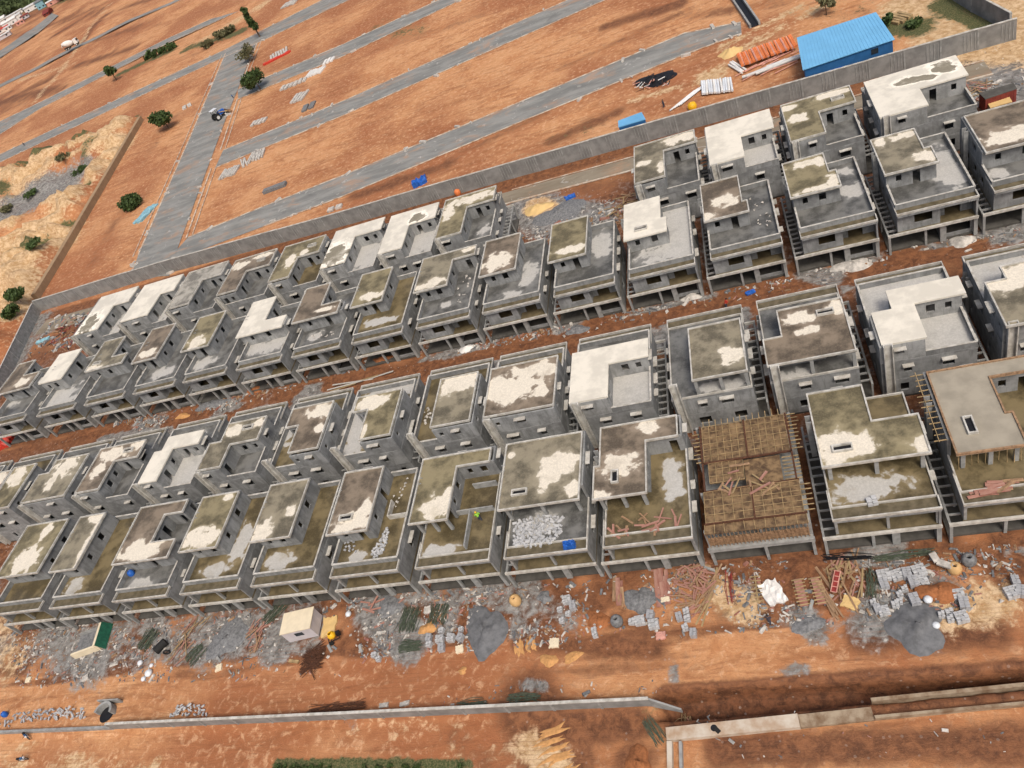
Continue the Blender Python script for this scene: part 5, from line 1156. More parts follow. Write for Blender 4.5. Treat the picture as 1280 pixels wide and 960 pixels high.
# cream cabin
p = G(384, 787); root = thing('site_cabin', 'cream roofed site cabin with pale walls in front of the villas', 'cabin', p, .13)
b = MB(); b.wall('x', -1.45, -1.35, -2.2, 2.2, .25, 2.5, [(-.6, .7, 1.2, 2.0)]); b.wall('x', 1.35, 1.45, -2.2, 2.2, .25, 2.5); b.wall('y', 2.1, 2.2, -1.34, 1.34, .25, 2.5, [(-.2, .6, .3, 2.2)]); b.wall('y', -2.2, -2.1, -1.34, 1.34, .25, 2.5); b.box(-2.09, 2.09, -1.34, 1.34, .25, .3); b.build('cabin_wall', M['lilac'], root)
b = MB(); b.box(-2.3, 2.3, -1.55, 1.55, 2.505, 2.62); b.build('roof', M['cream'], root)
b = MB(); b.box(-.6, .7, -1.42, -1.38, 1.2, 2.0); b.build('window', M['glass'], root)
b = MB(); b.box(2.13, 2.17, -.2, .6, .3, 2.2); b.build('door', M['lilac'], root)
for x in (-1.9, 1.9):
    for y in (-1.2, 1.2): b = MB(); b.box(x - .12, x + .12, y - .12, y + .12, 0, .248); b.build('footing', M['conc'], root)
# concrete mixer
root = thing('concrete_mixer', 'yellow drum concrete mixer beside the cream cabin', 'mixer', G(420, 799), .4)
b = MB(); b.lathe((0, 0, .75), [(.05, 0), (.45, .08), (.55, .35), (.5, .6), (.28, .95), (.24, .95), (.4, .55)], 16); b.build('drum', M['yellow'], root, smooth=True)
b = MB(); b.bar((-.8, -.45, .55), (.8, -.45, .55), .1); b.bar((-.8, .45, .55), (.8, .45, .55), .1); b.bar((-.75, -.45, .55), (-.75, .45, .55), .1); b.bar((.75, -.45, .55), (.75, .45, .55), .1); b.bar((-.6, -.45, .55), (0, -.6, 1.1), .08); b.bar((-.6, .45, .55), (0, .6, 1.1), .08); b.build('frame', M['rubber'], root)
for y in (-.55, .55): b = MB(); b.tube((-.5, y - .08, .3), (-.5, y + .08, .3), .3, n=14); b.build('wheel', M['rubber'], root)
b = MB(); b.obox((.85, 0, .95), (.5, .5, .6)); b.build('engine_box', M['black'], root)
# open site bin
root = thing('open_bin', 'open topped tan bin with grey load and green side, left yard', 'bin', G(115, 803), .25)
b = MB(); b.box(-2.2, 2.2, -1.6, 1.6, 0, .5); b.build('load', M['gravel'], root)
b = MB(); b.wall('y', 1.9, 2.3, -1.9, 1.9, 0, 1.5); b.build('end_wall', M['cream'], root)
b = MB(); b.box(-2.3, 1.89, -1.95, -1.65, 0, 1.2); b.build('side_wall', M['cream'], root)
b = MB(); b.box(-2.3, 1.89, 1.65, 1.75, 0, 1.0); b.build('side_wall', M['conc'], root)
b = MB(); b.add([(2.32, -2, 1.5), (2.32, 2, 1.5), (3.2, 2.1, .05), (3.2, -2.1, .05), (2.32, -2, 1.4), (2.32, 2, 1.4), (3.1, 2.1, 0), (3.1, -2.1, 0)], [(0,3,2,1),(4,5,6,7),(0,1,5,4),(1,2,6,5),(2,3,7,6),(3,0,4,7)]); b.build('green_cover', M['green'], root)

# ------------------------------------------------------------------ beyond the back wall
def shed(name, label, cs, h0, h1, roofm, wallm, openings=True):
    """cs: four roof corners in metres, near-left, near-right, far-right, far-left"""
    o = Vector((*cs[0], 0)); root = thing(name, label, 'shed', o)
    L = [Vector((c[0] - o[0], c[1] - o[1])) for c in cs]; ins = [L[i].lerp(L[(i + 2) % 4], .025) for i in range(4)]
    z = [h0, h0, h1, h1]
    b = MB(); b.add([(*L[i], z[i] - .12) for i in range(4)] + [(*L[i], z[i]) for i in range(4)], [(3,2,1,0),(4,5,6,7),(0,1,5,4),(1,2,6,5),(2,3,7,6),(3,0,4,7)])
    n = 26
    for i in range(1, n):
        a = L[0].lerp(L[1], i / n); e = L[3].lerp(L[2], i / n); b.bar((*a, h0 + .02), (*e, h1 + .02), .07, .06)
    b.build('roof', M[roofm], root)
    for i in range(4):
        a, e = ins[i], ins[(i + 1) % 4]; hz = min(z[i], z[(i + 1) % 4]) - .14; b = MB(); b.bar((*a, hz / 2), (*e, hz / 2), .12, hz); w_ = b.build('wall', M[wallm], root)
        if i == 0 and openings:
            d = (e - a).normalized(); nn = Vector((d[1], -d[0])); c = a.lerp(e, .8) + nn * .08; b = MB(); b.bar((*(c - d * .6), hz - .95), (*(c + d * .6), hz - .95), .06, 1.0); b.build('window', M['glass'], w_)
            c = a.lerp(e, .35) + nn * .08; b = MB(); b.bar((*(c - d * 1.2), 1.3), (*(c + d * 1.2), 1.3), .06, 2.5); b.build('door', M['bluetarp'], w_)
    return root
q = lambda u, v, z: tuple(at(u, v, z)[:2])
shed('blue_warehouse', 'large blue metal warehouse outside the back wall', [q(1003.5, 87.5, 4.4), q(1118.5, 49, 4.4), q(1095, 15, 5.0), q(996, 47, 5.0)], 4.4, 5.0, 'bluesheet', 'bluewall')
shed('blue_hut', 'small blue metal hut close behind the back wall', [q(773, 159, 2.6), q(807, 149, 2.6), q(802, 140, 2.8), q(772.5, 151, 2.8)], 2.6, 2.8, 'bluesheet', 'bluewall', False)
def pipes(n, a0, a1, L, mat, label, group, r=.16, dz=0, name='pipe', jit=.12, da=None):
    A, E_ = Vector(G(*a0)), Vector(G(*a1)); d = (E_ - A); ang = math.atan2(d[1], d[0]) + PI / 2 if da is None else da
    mm = mat if isinstance(mat, list) else [mat]; pr = []
    for m_ in mm: b = MB(); b.tube((-L / 2, 0, 0), (L / 2, 0, 0), r, n=10); pr.append(b.build(name, M[m_], smooth=False))
    seen = set()
    for i in range(n):
        k = i % len(pr); o = pr[k] if k not in seen else pr[k].copy()
        if k in seen: C.objects.link(o)
        seen.add(k); p = A.lerp(E_, (i + .5) / n); o.location = (p[0] + rnd.uniform(-jit, jit) * 2, p[1] + rnd.uniform(-jit, jit) * 3, r + .1 + dz + rnd.uniform(0, .12)); o.rotation_euler = (0, 0, ang + rnd.gauss(0, jit * .25))
        tag(o, label, 'pipe', group)
pipes(38, (924, 81), (994, 56), 5.8, ['orange', 'orange', 'pink', 'orange'], 'orange pipe in the long rack beside the blue warehouse', 'orange pipes by the warehouse', r=.21, dz=.6, jit=.07)
pipes(14, (936, 90), (1000, 72), 5, 'pink', 'faded pink pipe thrown below the orange rack', 'pink pipes below the rack', r=.1, jit=1.0, da=.3)
pipes(5, (947, 92), (990, 76), 8, 'tin', 'grey length of channel under the orange rack', 'grey channels below the rack', r=.3, jit=.2, da=.16)
pipes(13, (877, 113), (916, 108), 5.6, ['white', 'white', 'whitepaint'], 'white pipe in the upright bundle outside the back wall', 'white pipes in the upright bundle', r=.24, jit=.06, dz=.2, da=1.55)
pipes(7, (852, 128), (868, 119), 7.5, ['white', 'whitepaint'], 'white strip in the slanted bundle outside the back wall', 'white strips in the slanted bundle', r=.16, da=.75, jit=.05)
pipes(4, (917, 88), (925, 84), 6, 'whitepaint', 'white pipe at the left end of the orange rack', 'white pipes at the rack end', r=.2)
# black scrap heap
heap_obj('scrap_heap', 'black scrap heap with pale flecks beside the grey road', (820, 99), 5.2, 3.2, 1.0, 'black', 41)
boards(40, [(790, 103), (805, 98), (842, 92), (840, 104), (800, 115)], ['pink', 'black', 'black', 'rust', 'whitepaint'], (.8, 2.6), .18, 'loose scrap piece on the black heap by the grey road', 'scrap on the black heap', h=1.3, name='scrap_piece', cat='scrap')
# container and tarped load
def cbox(name, label, cs, h, wallm, roofm, cat):
    o = Vector((*cs[0], 0)); root = thing(name, label, cat, o); L = [(c[0] - o[0], c[1] - o[1]) for c in cs]
    b = MB(); b.prism(L, .1, h - .06)
    for i in range(4):
        a, e = Vector(L[i]), Vector(L[(i + 1) % 4]); n = int((e - a).length / .35)
        for k in range(1, n): c = a.lerp(e, k / n); b.bar((*c, .2), (*c, h - .2), .1)
    b.build('body', M[wallm], root)
    b = MB(); b.prism([tuple(Vector(L[i]).lerp(Vector(L[(i + 2) % 4]), -.01)) for i in range(4)], h - .05, h + .04); b.build('roof', M[roofm], root)
    for i in range(4): c = Vector(L[i]).lerp(Vector(L[(i + 2) % 4]), .02); b = MB(); b.bar((*c, -.1), (*c, .099), .25); b.build('footing', M['rubber'], root)
cbox('container', 'maroon container with grey top near the right edge', [q(1232, 124, 2.5), q(1271, 111, 2.5), q(1266.5, 104, 2.5), q(1224, 116.5, 2.5)], 2.5, 'maroon', 'dark', 'container')
cbox('tarped_load', 'tan tarp covered load in front of the maroon container', [q(1238, 135, 1.5), q(1265, 127, 1.5), q(1260, 119, 1.5), q(1233, 126, 1.5)], 1.5, 'wood', 'yellowtarp', 'load')
# concrete drain ends on the upper right
root = thing('open_drain', 'dark open concrete drain at the top edge', 'drain', G(921, 0)); a = Vector(G(919, -4)); e = Vector(G(944, 33)); b = MB()
nd = (e - a).normalized(); nn = Vector((-nd[1], nd[0], 0)); o0 = Vector(root.location)
for s_, lab in ((-1, 1), (1, 1)): b = MB(); b.bar(a - o0 + nn * s_ * 1.0 + Vector((0, 0, .35)), e - o0 + nn * s_ * 1.0 + Vector((0, 0, .35)), .4, .9); b.build('drain_wall', M['conc'], root)
b = MB(); b.bar(a - o0 + Vector((0, 0, .06)), e - o0 + Vector((0, 0, .06)), 1.5, .08); b.build('drain_floor', M['black'], root)

# kerb and slab stacks on the plots
def slabstack(label, a, e, w_, n, mat='stone', h=.5):
    A, E_ = Vector(G(*a)), Vector(G(*e)); d = E_ - A; L = d.length; root = (A + E_) / 2; b = MB(); r = random.Random(int(a[0]))
    for i in range(n):
        x = -L / 2 + L * (i + .5) / n; b.obox((x, r.uniform(-.3, .3), h / 2 + .05), (L / n * .72, w_ * r.uniform(.85, 1.1), h), r.uniform(-.08, .08))
    o = b.build('kerb_stack', M[mat]); o.location = root; o.rotation_euler = (0, 0, math.atan2(d[1], d[0])); return tag(o, label, 'stone stack')
slabstack('pale kerb stone stack nearest the cross road corner', (277, 220), (298, 212), 5.5, 7)
slabstack('small pale kerb stack second from the cross road corner', (302, 206), (309, 202), 7, 3)
slabstack('pale kerb stone row of upright bars below the second road', (312, 199), (331, 191), 6.5, 8)
slabstack('long dark grey trough-like beam on the lowest plot', (325, 244), (364, 228), 2.2, 1, 'gravel', .8)
slabstack('pale kerb stack on the plot above the second road', (315, 156), (334, 149), 3.5, 4)
slabstack('white striped slab stack on the middle plot', (367, 124), (383, 119), 6.5, 4)
slabstack('long pale slab stack left on the middle plot', (351, 112), (384, 99), 3.6, 6)
slabstack('white broken slab row right on the middle plot', (385, 94), (405, 87), 5, 7, 'whitepaint')
slabstack('dark grey slab stack beside the second road', (378, 137), (395, 130), 4.5, 2, 'gravel')
slabstack('white stone heap beside the red strip', (338, 74), (360, 62), 8, 7)
slabstack('pale green slab stack near the top edge', (354, 8), (372, 1), 7, 5)
slabstack('pale slab lying on the left plot', (228, 137), (240, 130), 4, 2)
slabstack('pale slab right of the large round bush', (405, 79), (418, 74), 4, 3, 'whitepaint')
slabstack('pale slab outside the back wall, left of blue tarp', (409, 265), (429, 258), 1.6, 2)
slabstack('wooden pallet row right of the blue warehouse', (1112, 30), (1132, 18), 4, 5, 'batten', .5)
# loose kerb blocks along the roads
kb = one_block('stone', (1.5, .5, .4), 'kerb_block'); pts_ = []
def along(pts, n):
    L = [Vector(p) for p in pts]
    for i in range(n):
        k = rnd.randrange(len(L) - 1); p = L[k].lerp(L[k + 1], rnd.random()); pts_.append((p[0] + rnd.gauss(0, .5), p[1] + rnd.gauss(0, .5)))
for k, n in (('1', 26), ('2', 22), ('3', 16), ('4', 22)):
    along([a for a, _ in R[k] if abs(a[0]) < 400], n // 2); along([e for _, e in R[k] if abs(e[0]) < 400], n // 2)
along(XL, 16); along(XR, 14)
scatter(kb, len(pts_), lambda i: (pts_[i][0], pts_[i][1], gz(*pts_[i]) + .25), 'loose pale kerb block lying along a grey plot road', 'kerb block', 'loose kerb blocks along the roads', (.6, 1.5), False)
# rubble
rb = MB(); rb.add([(.3,0,0),(-.2,.22,0),(-.22,-.2,.02),(.05,.05,.26),(.12,-.24,.1)], [(0,1,3),(1,2,3),(2,4,3),(4,0,3),(0,4,2,1)]); rub = rb.build('rubble_chunk', M['stone'])
zones = [([(20, 800), (420, 770), (420, 840), (30, 855)], 56), ([(420, 745), (760, 735), (800, 800), (450, 830)], 45), ([(760, 720), (1270, 690), (1270, 760), (800, 790)], 40), ([(640, 290), (760, 250), (700, 290)], 14)]
zl = [z for z, n in zones for _ in range(n)]
def rf(i): x, y = inpoly(zl[i], 0); return x, y, gz(x, y) + .04
scatter(rub, len(zl), rf, 'small pale rubble chunk lying on the site ground', 'rubble', 'rubble chunks strewn over the yard', (.4, 1.1))
rub2 = MB(); rub2.v, rub2.f, rub2.mi = rb.v, rb.f, rb.mi; rub2 = rub2.build('rubble_chunk', M['stone'])
zl2 = [z for z, n in (([(230, 505), (480, 440), (520, 440), (260, 520)], 24), ([(520, 435), (700, 395), (900, 375), (720, 420)], 18), ([(880, 370), (1150, 300), (1240, 290), (960, 365)], 22)) for _ in range(n)]
def rf2(i): x, y = inpoly(zl2[i], 0); return x, y, gz(x, y) + .05
scatter(rub2, len(zl2), rf2, 'small pale rubble chunk lying in the red middle street', 'rubble', 'rubble chunks in the middle street', (.6, 1.5))
rub3 = MB(); rub3.v, rub3.f, rub3.mi = rb.v, rb.f, rb.mi; rub3 = rub3.build('rubble_chunk', M['stone'])
TD = [(k, z) for k, z in (('S3', [('t2', 1180, 350), ('t2', 1270, 350), ('t3', 20, 480), ('t2', 1200, 530)]), ('S7', [('a1', 680, 470), ('a1', 760, 480), ('a1', 720, 640), ('a1', 660, 650)]), ('S9', [('a4', 760, 560), ('a4', 900, 520), ('a4', 880, 550), ('a4', 760, 590)]), ('F6', [('a3', 450, 230), ('a3', 520, 150), ('a3', 500, 250), ('a3', 440, 400)]), ('M6', [('a2', 520, 380), ('a2', 570, 320), ('a2', 560, 400), ('a2', 520, 470)]))]
zt = []
for k, c in TD:
    pp = [(TL[t][0] + x / 4, TL[t][1] + y / 4) for t, x, y in c]; zt += [pp] * 14
def rf3(i): x, y = inpoly(zt[i], L2); return x, y, L2 + .08
scatter(rub3, len(zt), rf3, 'small pale rubble chunk lying on a villa terrace', 'rubble', 'rubble chunks on the terraces', (.5, 1.0))

# fine litter nobody could count
lt = MB(); r = random.Random(21)
LZ = [([(10, 770), (420, 745), (430, 845), (20, 860)], 2300, 1.0), ([(430, 745), (760, 725), (800, 795), (450, 830)], 1600, 1.0), ([(760, 715), (1275, 680), (1275, 760), (800, 800)], 1700, 1.0), ([(140, 530), (480, 445), (520, 440), (560, 432), (170, 540)], 700, 1.3), ([(520, 438), (700, 398), (900, 372), (940, 372), (560, 445)], 600, 1.2), ([(900, 365), (1278, 285), (1278, 300), (930, 378)], 800, 1.1), ([(640, 300), (760, 245), (790, 270), (700, 300)], 400, 1.5), ([(30, 450), (70, 395), (120, 390), (100, 430)], 300, 2.2), ([(1200, 120), (1280, 85), (1280, 120), (1220, 130)], 200, 1.4), ([(500, 860), (820, 850), (820, 868), (500, 885)], 100, .8), ([(830, 880), (1270, 900), (1270, 940), (900, 945)], 90, .7)]
for zone, n, sc in LZ:
    rs = rnd.getstate()
    for i in range(n):
        x, y = inpoly(zone, 0); nz = float(fbm(x * .22 + 4, y * .25 + 9))
        if (nz < .46 and r.random() < .9) or (88.2 < y < 91.4 and x > -65 and r.random() < .85): continue
        lt.cur = r.choice((0, 0, 1, 1, 2, 3, 4, 5)); k = sc * r.uniform(.08, .3) * (1.8 if r.random() < .08 else 1)
        lt.obox((x, y, gz(x, y) + k * .2), (k * r.uniform(.8, 3.2), k * r.uniform(.3, 1.0), k * .5), r.uniform(0, 6.3), r.uniform(-.3, .3), r.uniform(-.3, .3), .8)
tag(lt.build('litter', [M['stone'], M['gravel'], M['wood'], M['redwood'], M['gravel2'], M['conc']]), 'fine builder litter strewn over the yard and the streets between the rows', 'litter', kind='stuff')
# ------------------------------------------------------------------ trees and bushes
def plant(name, label, px, h, rx, nleaf, leaf=.55, mat='leaf', trunk_h=None, clumps=9, flat=.8, seed=1, cat='tree', xy=None, ls=None, colum=False):
    r = random.Random(seed); p = G(*px) if xy is None else (*xy, gz(*xy)); root = thing(name, label, cat, p)
    th = h * .35 if trunk_h is None else trunk_h
    b = MB(); top = Vector((r.uniform(-.1, .1) * rx, r.uniform(-.1, .1) * rx, h * .75)); mid = Vector((0, 0, th)); tr_ = max(.05, h * .022)
    b.tube((0, 0, -.2), mid, tr_ * 1.4, tr_, 8); b.tube(mid, top, tr_, tr_ * .3, 7); cs = []
    for i in range(clumps):
        if colum: t = (i + .5) / clumps; c = Vector((r.uniform(-.4, .4) * rx, r.uniform(-.4, .4) * rx, th + (h - th) * t)); rr = rx * (1.0 - .55 * abs(t - .4)) * .8
        else:
            a = r.uniform(0, 6.28); d = rx * math.sqrt(r.random()) * .75; zz = th + (h - th) * (.15 + .7 * r.random()) * (1 - .35 * (d / rx) ** 2); c = Vector((d * math.cos(a), d * math.sin(a), zz)); rr = rx * r.uniform(.32, .52)
        cs.append((c, rr)); b.tube(mid.lerp(top, r.uniform(0, .7)), c, tr_ * .45, tr_ * .12, 5)
    b.build('trunk', M['bark'], root)
    f = MB()
    for i in range(nleaf):
        c, rr = cs[i % len(cs)]; v = Vector((r.gauss(0, 1), r.gauss(0, 1), r.gauss(0, 1))); v.normalize(); v *= rr * r.random() ** .45; v[2] *= flat
        q_ = c + v; s_ = leaf * r.uniform(.5, 1.2); n1 = Vector((r.gauss(0, 1), r.gauss(0, 1), r.gauss(0, 1) + .6)).normalized(); t1 = n1.orthogonal().normalized() * s_; t2 = n1.cross(t1).normalized() * s_ * .6
        if q_[2] < .05: q_[2] = .05 + r.random() * .2
        f.add([tuple(q_ - t1), tuple(q_ - t2), tuple(q_ + t1), tuple(q_ + t2)], [(0, 1, 2, 3)])
    f.build('crown', M[mat], root); return root
plant('tree', 'large dark round tree at the cross road corner over a blue pot', (326, 112), 6.5, 5.2, 2600, .55, clumps=16, seed=2)
plant('tree', 'dark round tree on the left plot, above the earth wall end', (211, 160), 7.0, 4.8, 2300, .6, clumps=14, seed=3)
plant('tree', 'dense dark bush beside the faded cyan sheet', (168, 258), 3.6, 3.9, 2600, .5, clumps=18, seed=4, trunk_h=.6)
plant('tree', 'tall slim eucalyptus at the top road junction', (325, 46), 13.0, 2.0, 2000, .5, clumps=14, seed=5, trunk_h=3.5, colum=True)
plant('tree', 'sparse grey-green tree standing on the cross road edge', (313, 76), 6.0, 4.6, 900, .5, 'leafdry', clumps=16, seed=6)
plant('tree', 'small dark tree on the far left plots', (146, 100), 9.0, 4.2, 900, .9, clumps=8, seed=7)
plant('bush', 'dusty small tree behind the blue warehouse', (1033, 18), 4.5, 2.4, 700, .4, 'leafdry', clumps=8, seed=8, cat='bush')
plant('bush', 'green bush at the right end of the blue warehouse', (1109, 32), 2.2, 1.3, 600, .4, clumps=8, seed=9, cat='bush', trunk_h=.5)
plant('bush', 'low green bush right of the wooden pallets', (1143, 34), 1.0, 1.7, 500, .4, clumps=9, seed=10, cat='bush', trunk_h=.3)
plant('bush', 'dark shrub against the corner of the side wall', (36, 386), 4.2, 3.4, 1500, .5, clumps=10, seed=11, cat='bush', trunk_h=.6)
plant('bush', 'dark shrub lower down outside the side wall', (24, 402), 3.4, 3.0, 1100, .5, clumps=9, seed=12, cat='bush', trunk_h=.5)
for i, (u, v, lab) in enumerate(((186, 72, 'at the left'), (197, 69, 'second from left'), (213, 62, 'third from left'), (262, 58, 'fourth from left'), (276, 47, 'fifth from left'), (287, 42, 'at the right end'))):
    plant('bush', 'olive roadside shrub above the fourth road, ' + lab, (u, v), 3.0, 3.8, 500, .7, 'leafdry' if i > 2 else 'leaf', clumps=8, seed=20 + i, cat='bush', trunk_h=.4)
for i, (u, v, lab) in enumerate(((100, 213, 'upper'), (88, 206, 'small'), (40, 243, 'by the grey pond'), (8, 262, 'left edge'), (60, 326, 'lower'))):
    plant('bush', 'wild green bush among the sand heaps, ' + lab + ' one', (u, v), 1.3, 3.4, 420, .55, 'leafdry' if i % 2 else 'leaf', clumps=10, seed=30 + i, cat='bush', trunk_h=.15, flat=.5)
for i in range(14):
    u = (345, 352, 360, 368, 378, 388, 398, 408, 455, 470, 486, 505, 520, 573)[i]; v = 960 + (i % 3)
    plant('bush', ('green hedge plant at the bottom edge, part of the left clump' if i < 8 else 'green hedge plant at the bottom edge, part of the middle clump') if i < 13 else 'single dark bush at the bottom edge right of the hedge clumps', (u, v), .5, .6, 260, .12, 'leaf', clumps=6, seed=50 + i, cat='bush', trunk_h=.1)
    o = [x for x in C.objects if x.name.startswith('bush')][-1]
for o in C.objects:
    if o.get('label', '').startswith('green hedge plant'): o['group'] = 'hedge plants of the left clump' if 'left' in o['label'] else 'hedge plants of the middle clump'
# far wood beyond the town
f = MB(); r = random.Random(99)
for i in range(1500):
    t = r.random(); u = -60 + 200 * t; d = r.random() ** 1.7 * 300 + 4
    x = wb[0] - 130 + (i % 97) * 4.6 + r.uniform(-60, 60); y = WL(x) + d
    rr = r.uniform(3.5, 7.5); h = r.uniform(5, 10)
    for k in range(22):
        v = Vector((r.gauss(0, 1), r.gauss(0, 1), r.gauss(0, 1))); v.normalize(); v *= rr * r.random() ** .5; v[2] = abs(v[2]) * .8; q_ = Vector((x, y, h * .35)) + v; s_ = r.uniform(.9, 2.2)
        n1 = Vector((r.gauss(0, 1), r.gauss(0, 1), r.gauss(0, 1) + .8)).normalized(); t1 = n1.orthogonal().normalized() * s_; t2 = n1.cross(t1).normalized() * s_ * .8
        f.add([tuple(q_ - t1), tuple(q_ - t2), tuple(q_ + t1), tuple(q_ + t2)], [(0, 1, 2, 3)])
tag(f.build('wood', M['leaffar']), 'dark green wood beyond the far town', 'wood', kind='stuff')
# far town
def hut(u, v, L, w_, h, ang, wallm, roofm, label):
    L *= .62; w_ *= .62; h *= .75
    p = at(u, v); root = thing('far_house', label, 'house', (p[0], p[1], gz(p[0], p[1])), ang)
    b = MB(); b.box(-L / 2, L / 2, -w_ / 2, w_ / 2, 0, h); b.build('wall', M[wallm], root)
    b = MB(); b.add([(-L / 2 - .5, -w_ / 2 - .6, h + .002), (L / 2 + .5, -w_ / 2 - .6, h + .002), (L / 2 + .5, w_ / 2 + .6, h + .002), (-L / 2 - .5, w_ / 2 + .6, h + .002), (-L / 2 - .5, 0, h + w_ * .16), (L / 2 + .5, 0, h + w_ * .16)], [(3,2,1,0),(0,1,5,4),(2,3,4,5),(1,2,5),(3,0,4)]); b.build('roof', M[roofm], root)
    for k in (-.3, .2):
        b = MB(); b.box(L * k, L * k + 1.6, -w_ / 2 - .06, -w_ / 2 - .005, 1.1, 2.4); b.build('window', M['glass'], root)
for i, a in enumerate(((16, 22, 44, 8, 4, .5, 'whitepaint', 'tin', 'long tin roofed shed in the far town at the upper left'), (14, 30, 26, 14, 6, .5, 'whitepaint', 'whitepaint', 'white block house below the long tin shed'), (24, 24, 16, 12, 7, .5, 'whitepaint', 'tin', 'tall pale house at the right end of the tin shed'), (3, 29, 22, 16, 6, .5, 'whitepaint', 'whitepaint', 'white house at the left picture edge'), (42, 12, 26, 12, 6, .5, 'whitepaint', 'tin', 'white house near the wood, right of the tin shed'), (54, 9, 14, 14, 9, .4, 'cyan', 'gravel', 'blue-grey tower house beside the wood'), (71, 3, 30, 10, 5, .5, 'pink', 'tin', 'low pinkish house at the top edge'), (5, 38, 20, 10, 4, .5, 'whitepaint', 'red', 'small red roofed house at the left edge'), (11, 36, 12, 8, 4, .5, 'whitepaint', 'tin', 'small tin roofed hut among the far houses'), (6, 48, 26, 8, 4, .5, 'lilac', 'tin', 'lowest pale hut row of the far town'), (26, 29, 14, 8, 4, .5, 'pink', 'pink', 'small pink hut right of the white block house'), (33, 22, 12, 9, 4, .5, 'lilac', 'maroon', 'maroon roofed hut between the white houses'), (61, 17, 10, 22, 3, .3, 'maroon', 'maroon', 'low maroon shed at the end of the grey far road'))): hut(*a)

# ------------------------------------------------------------------ vehicles
def wheel(root, x, y, r, w_=.25):
    b = MB(); b.tube((x, y - w_ / 2, r), (x, y + w_ / 2, r), r, n=16); o = b.build('wheel', M['rubber'], root)
    b = MB(); b.tube((x, y - w_ / 2 - .01, r), (x, y + w_ / 2 + .01, r), r * .5, n=12); b.build('rim', M['tin'], o)
root = thing('mixer_truck', 'white concrete mixer truck on the far dirt track', 'truck', (*at(93, 61.5)[:2], 1.25), math.radians(14)); root.scale = (1.45, 1.45, 1.45)
b = MB(); b.box(-4, 4, -.5, .5, .8, 1.1); b.build('chassis', M['rubber'], root)
b = MB(); b.obox((3.1, 0, 2.0), (1.8, 2.4, 2.0), taper=.92); cb = b.build('cab', M['whitepaint'], root)
b = MB(); b.obox((4.0, 0, 2.4), (.06, 2.0, .8)); b.build('windscreen', M['glass'], cb)
b = MB(); n = 16; prof = [(-3.6, .55, 2.9), (-2.6, 1.1, 2.6), (-1.0, 1.35, 2.3), (.6, 1.15, 2.1), (1.6, .6, 2.0)]
for (xa, ra, za), (xb, rb_, zb) in zip(prof[:-1], prof[1:]): b.tube((xa, 0, za), (xb, 0, zb), ra, rb_, n)
b.build('drum', M['whitepaint'], root, smooth=False)
b = MB(); b.bar((-3.7, 0, 3.3), (-4.4, 0, 1.8), .5, .3); b.build('chute', M['tin'], root)
for x in (2.9, -1.6, -2.8):
    for y in (-1.0, 1.0): wheel(root, x, y, .52, .35)
root = thing('tractor', 'blue tractor with loader bucket parked on the cross road', 'tractor', G(276, 148), math.radians(55)); root.scale = (1.6, 1.6, 1.6)
b = MB(); b.obox((.9, 0, 1.15), (1.7, .8, .75), taper=.9); b.build('bonnet', M['bluetarp'], root)
b = MB(); b.obox((-.5, 0, 1.0), (1.3, 1.0, .5)); b.build('body', M['rubber'], root)
for x in (-1.05, .05):
    for y in (-.55, .55): b = MB(); b.bar((x, y, 1.2), (x, y, 2.4), .08); b.build('cab_post', M['rubber'], root)
b = MB(); b.obox((-.5, 0, 2.45), (1.5, 1.4, .1)); b.build('cab_roof', M['white'], root)
b = MB(); b.obox((-.75, 0, 1.4), (.5, .5, .5)); b.build('seat', M['black'], root)
for y in (-.8, .8): wheel(root, -.7, y, .75, .4); wheel(root, 1.3, y * .85, .42, .28)
for y in (-.5, .5): b = MB(); b.bar((.2, y, 1.5), (2.3, y, .6), .12); b.build('loader_arm', M['yellowtarp'], root)
b = MB(); b.add([(2.3, -1, .2), (2.3, 1, .2), (3.0, 1, .15), (3.0, -1, .15), (2.2, -1, .95), (2.2, 1, .95), (2.5, 1, .95), (2.5, -1, .95)], [(3,2,1,0),(0,1,5,4),(0,4,7,3),(1,2,6,5)]); b.build('bucket', M['wood'], root)
def bike(label, px, ang):
    root = thing('motorcycle', label, 'motorcycle', G(*px), ang)
    for x in (-.65, .65):
        b = MB(); n = 18; vs = []; fs = []
        for i in range(n):
            for k in range(6): t, s_ = 2 * PI * i / n, 2 * PI * k / 6; R_ = .27 + .05 * math.cos(s_); vs.append((x + R_ * math.cos(t), .05 * math.sin(s_), .32 + R_ * math.sin(t)))
        for i in range(n):
            for k in range(6): fs.append((i * 6 + k, ((i + 1) % n) * 6 + k, ((i + 1) % n) * 6 + (k + 1) % 6, i * 6 + (k + 1) % 6))
        b.add(vs, fs); b.build('wheel', M['rubber'], root)
    b = MB(); b.obox((.15, 0, .75), (.55, .28, .25), taper=.7); b.build('fuel_tank', M['bluewall'], root)
    b = MB(); b.obox((-.4, 0, .76), (.7, .26, .12)); b.build('seat', M['black'], root)
    b = MB(); b.obox((0, 0, .42), (.5, .3, .35)); b.build('engine', M['tin'], root)
    b = MB(); b.bar((.65, 0, .32), (.45, 0, .95), .07); b.bar((-.65, 0, .32), (-.1, 0, .5), .06); b.bar((-.65, .12, .4), (.1, .12, .35), .08); b.build('frame', M['tin'], root)
    b = MB(); b.bar((.45, -.36, .98), (.45, .36, .98), .05); b.build('handlebar', M['rubber'], root)
    b = MB(); b.obox((.6, 0, .85), (.14, .2, .2)); b.build('headlight', M['white'], root)
bike('dark motorcycle parked on bare soil at the lower left', (28, 949), .1)
bike('motorcycle standing close below the front wall, lower left', (35, 921), -.5)

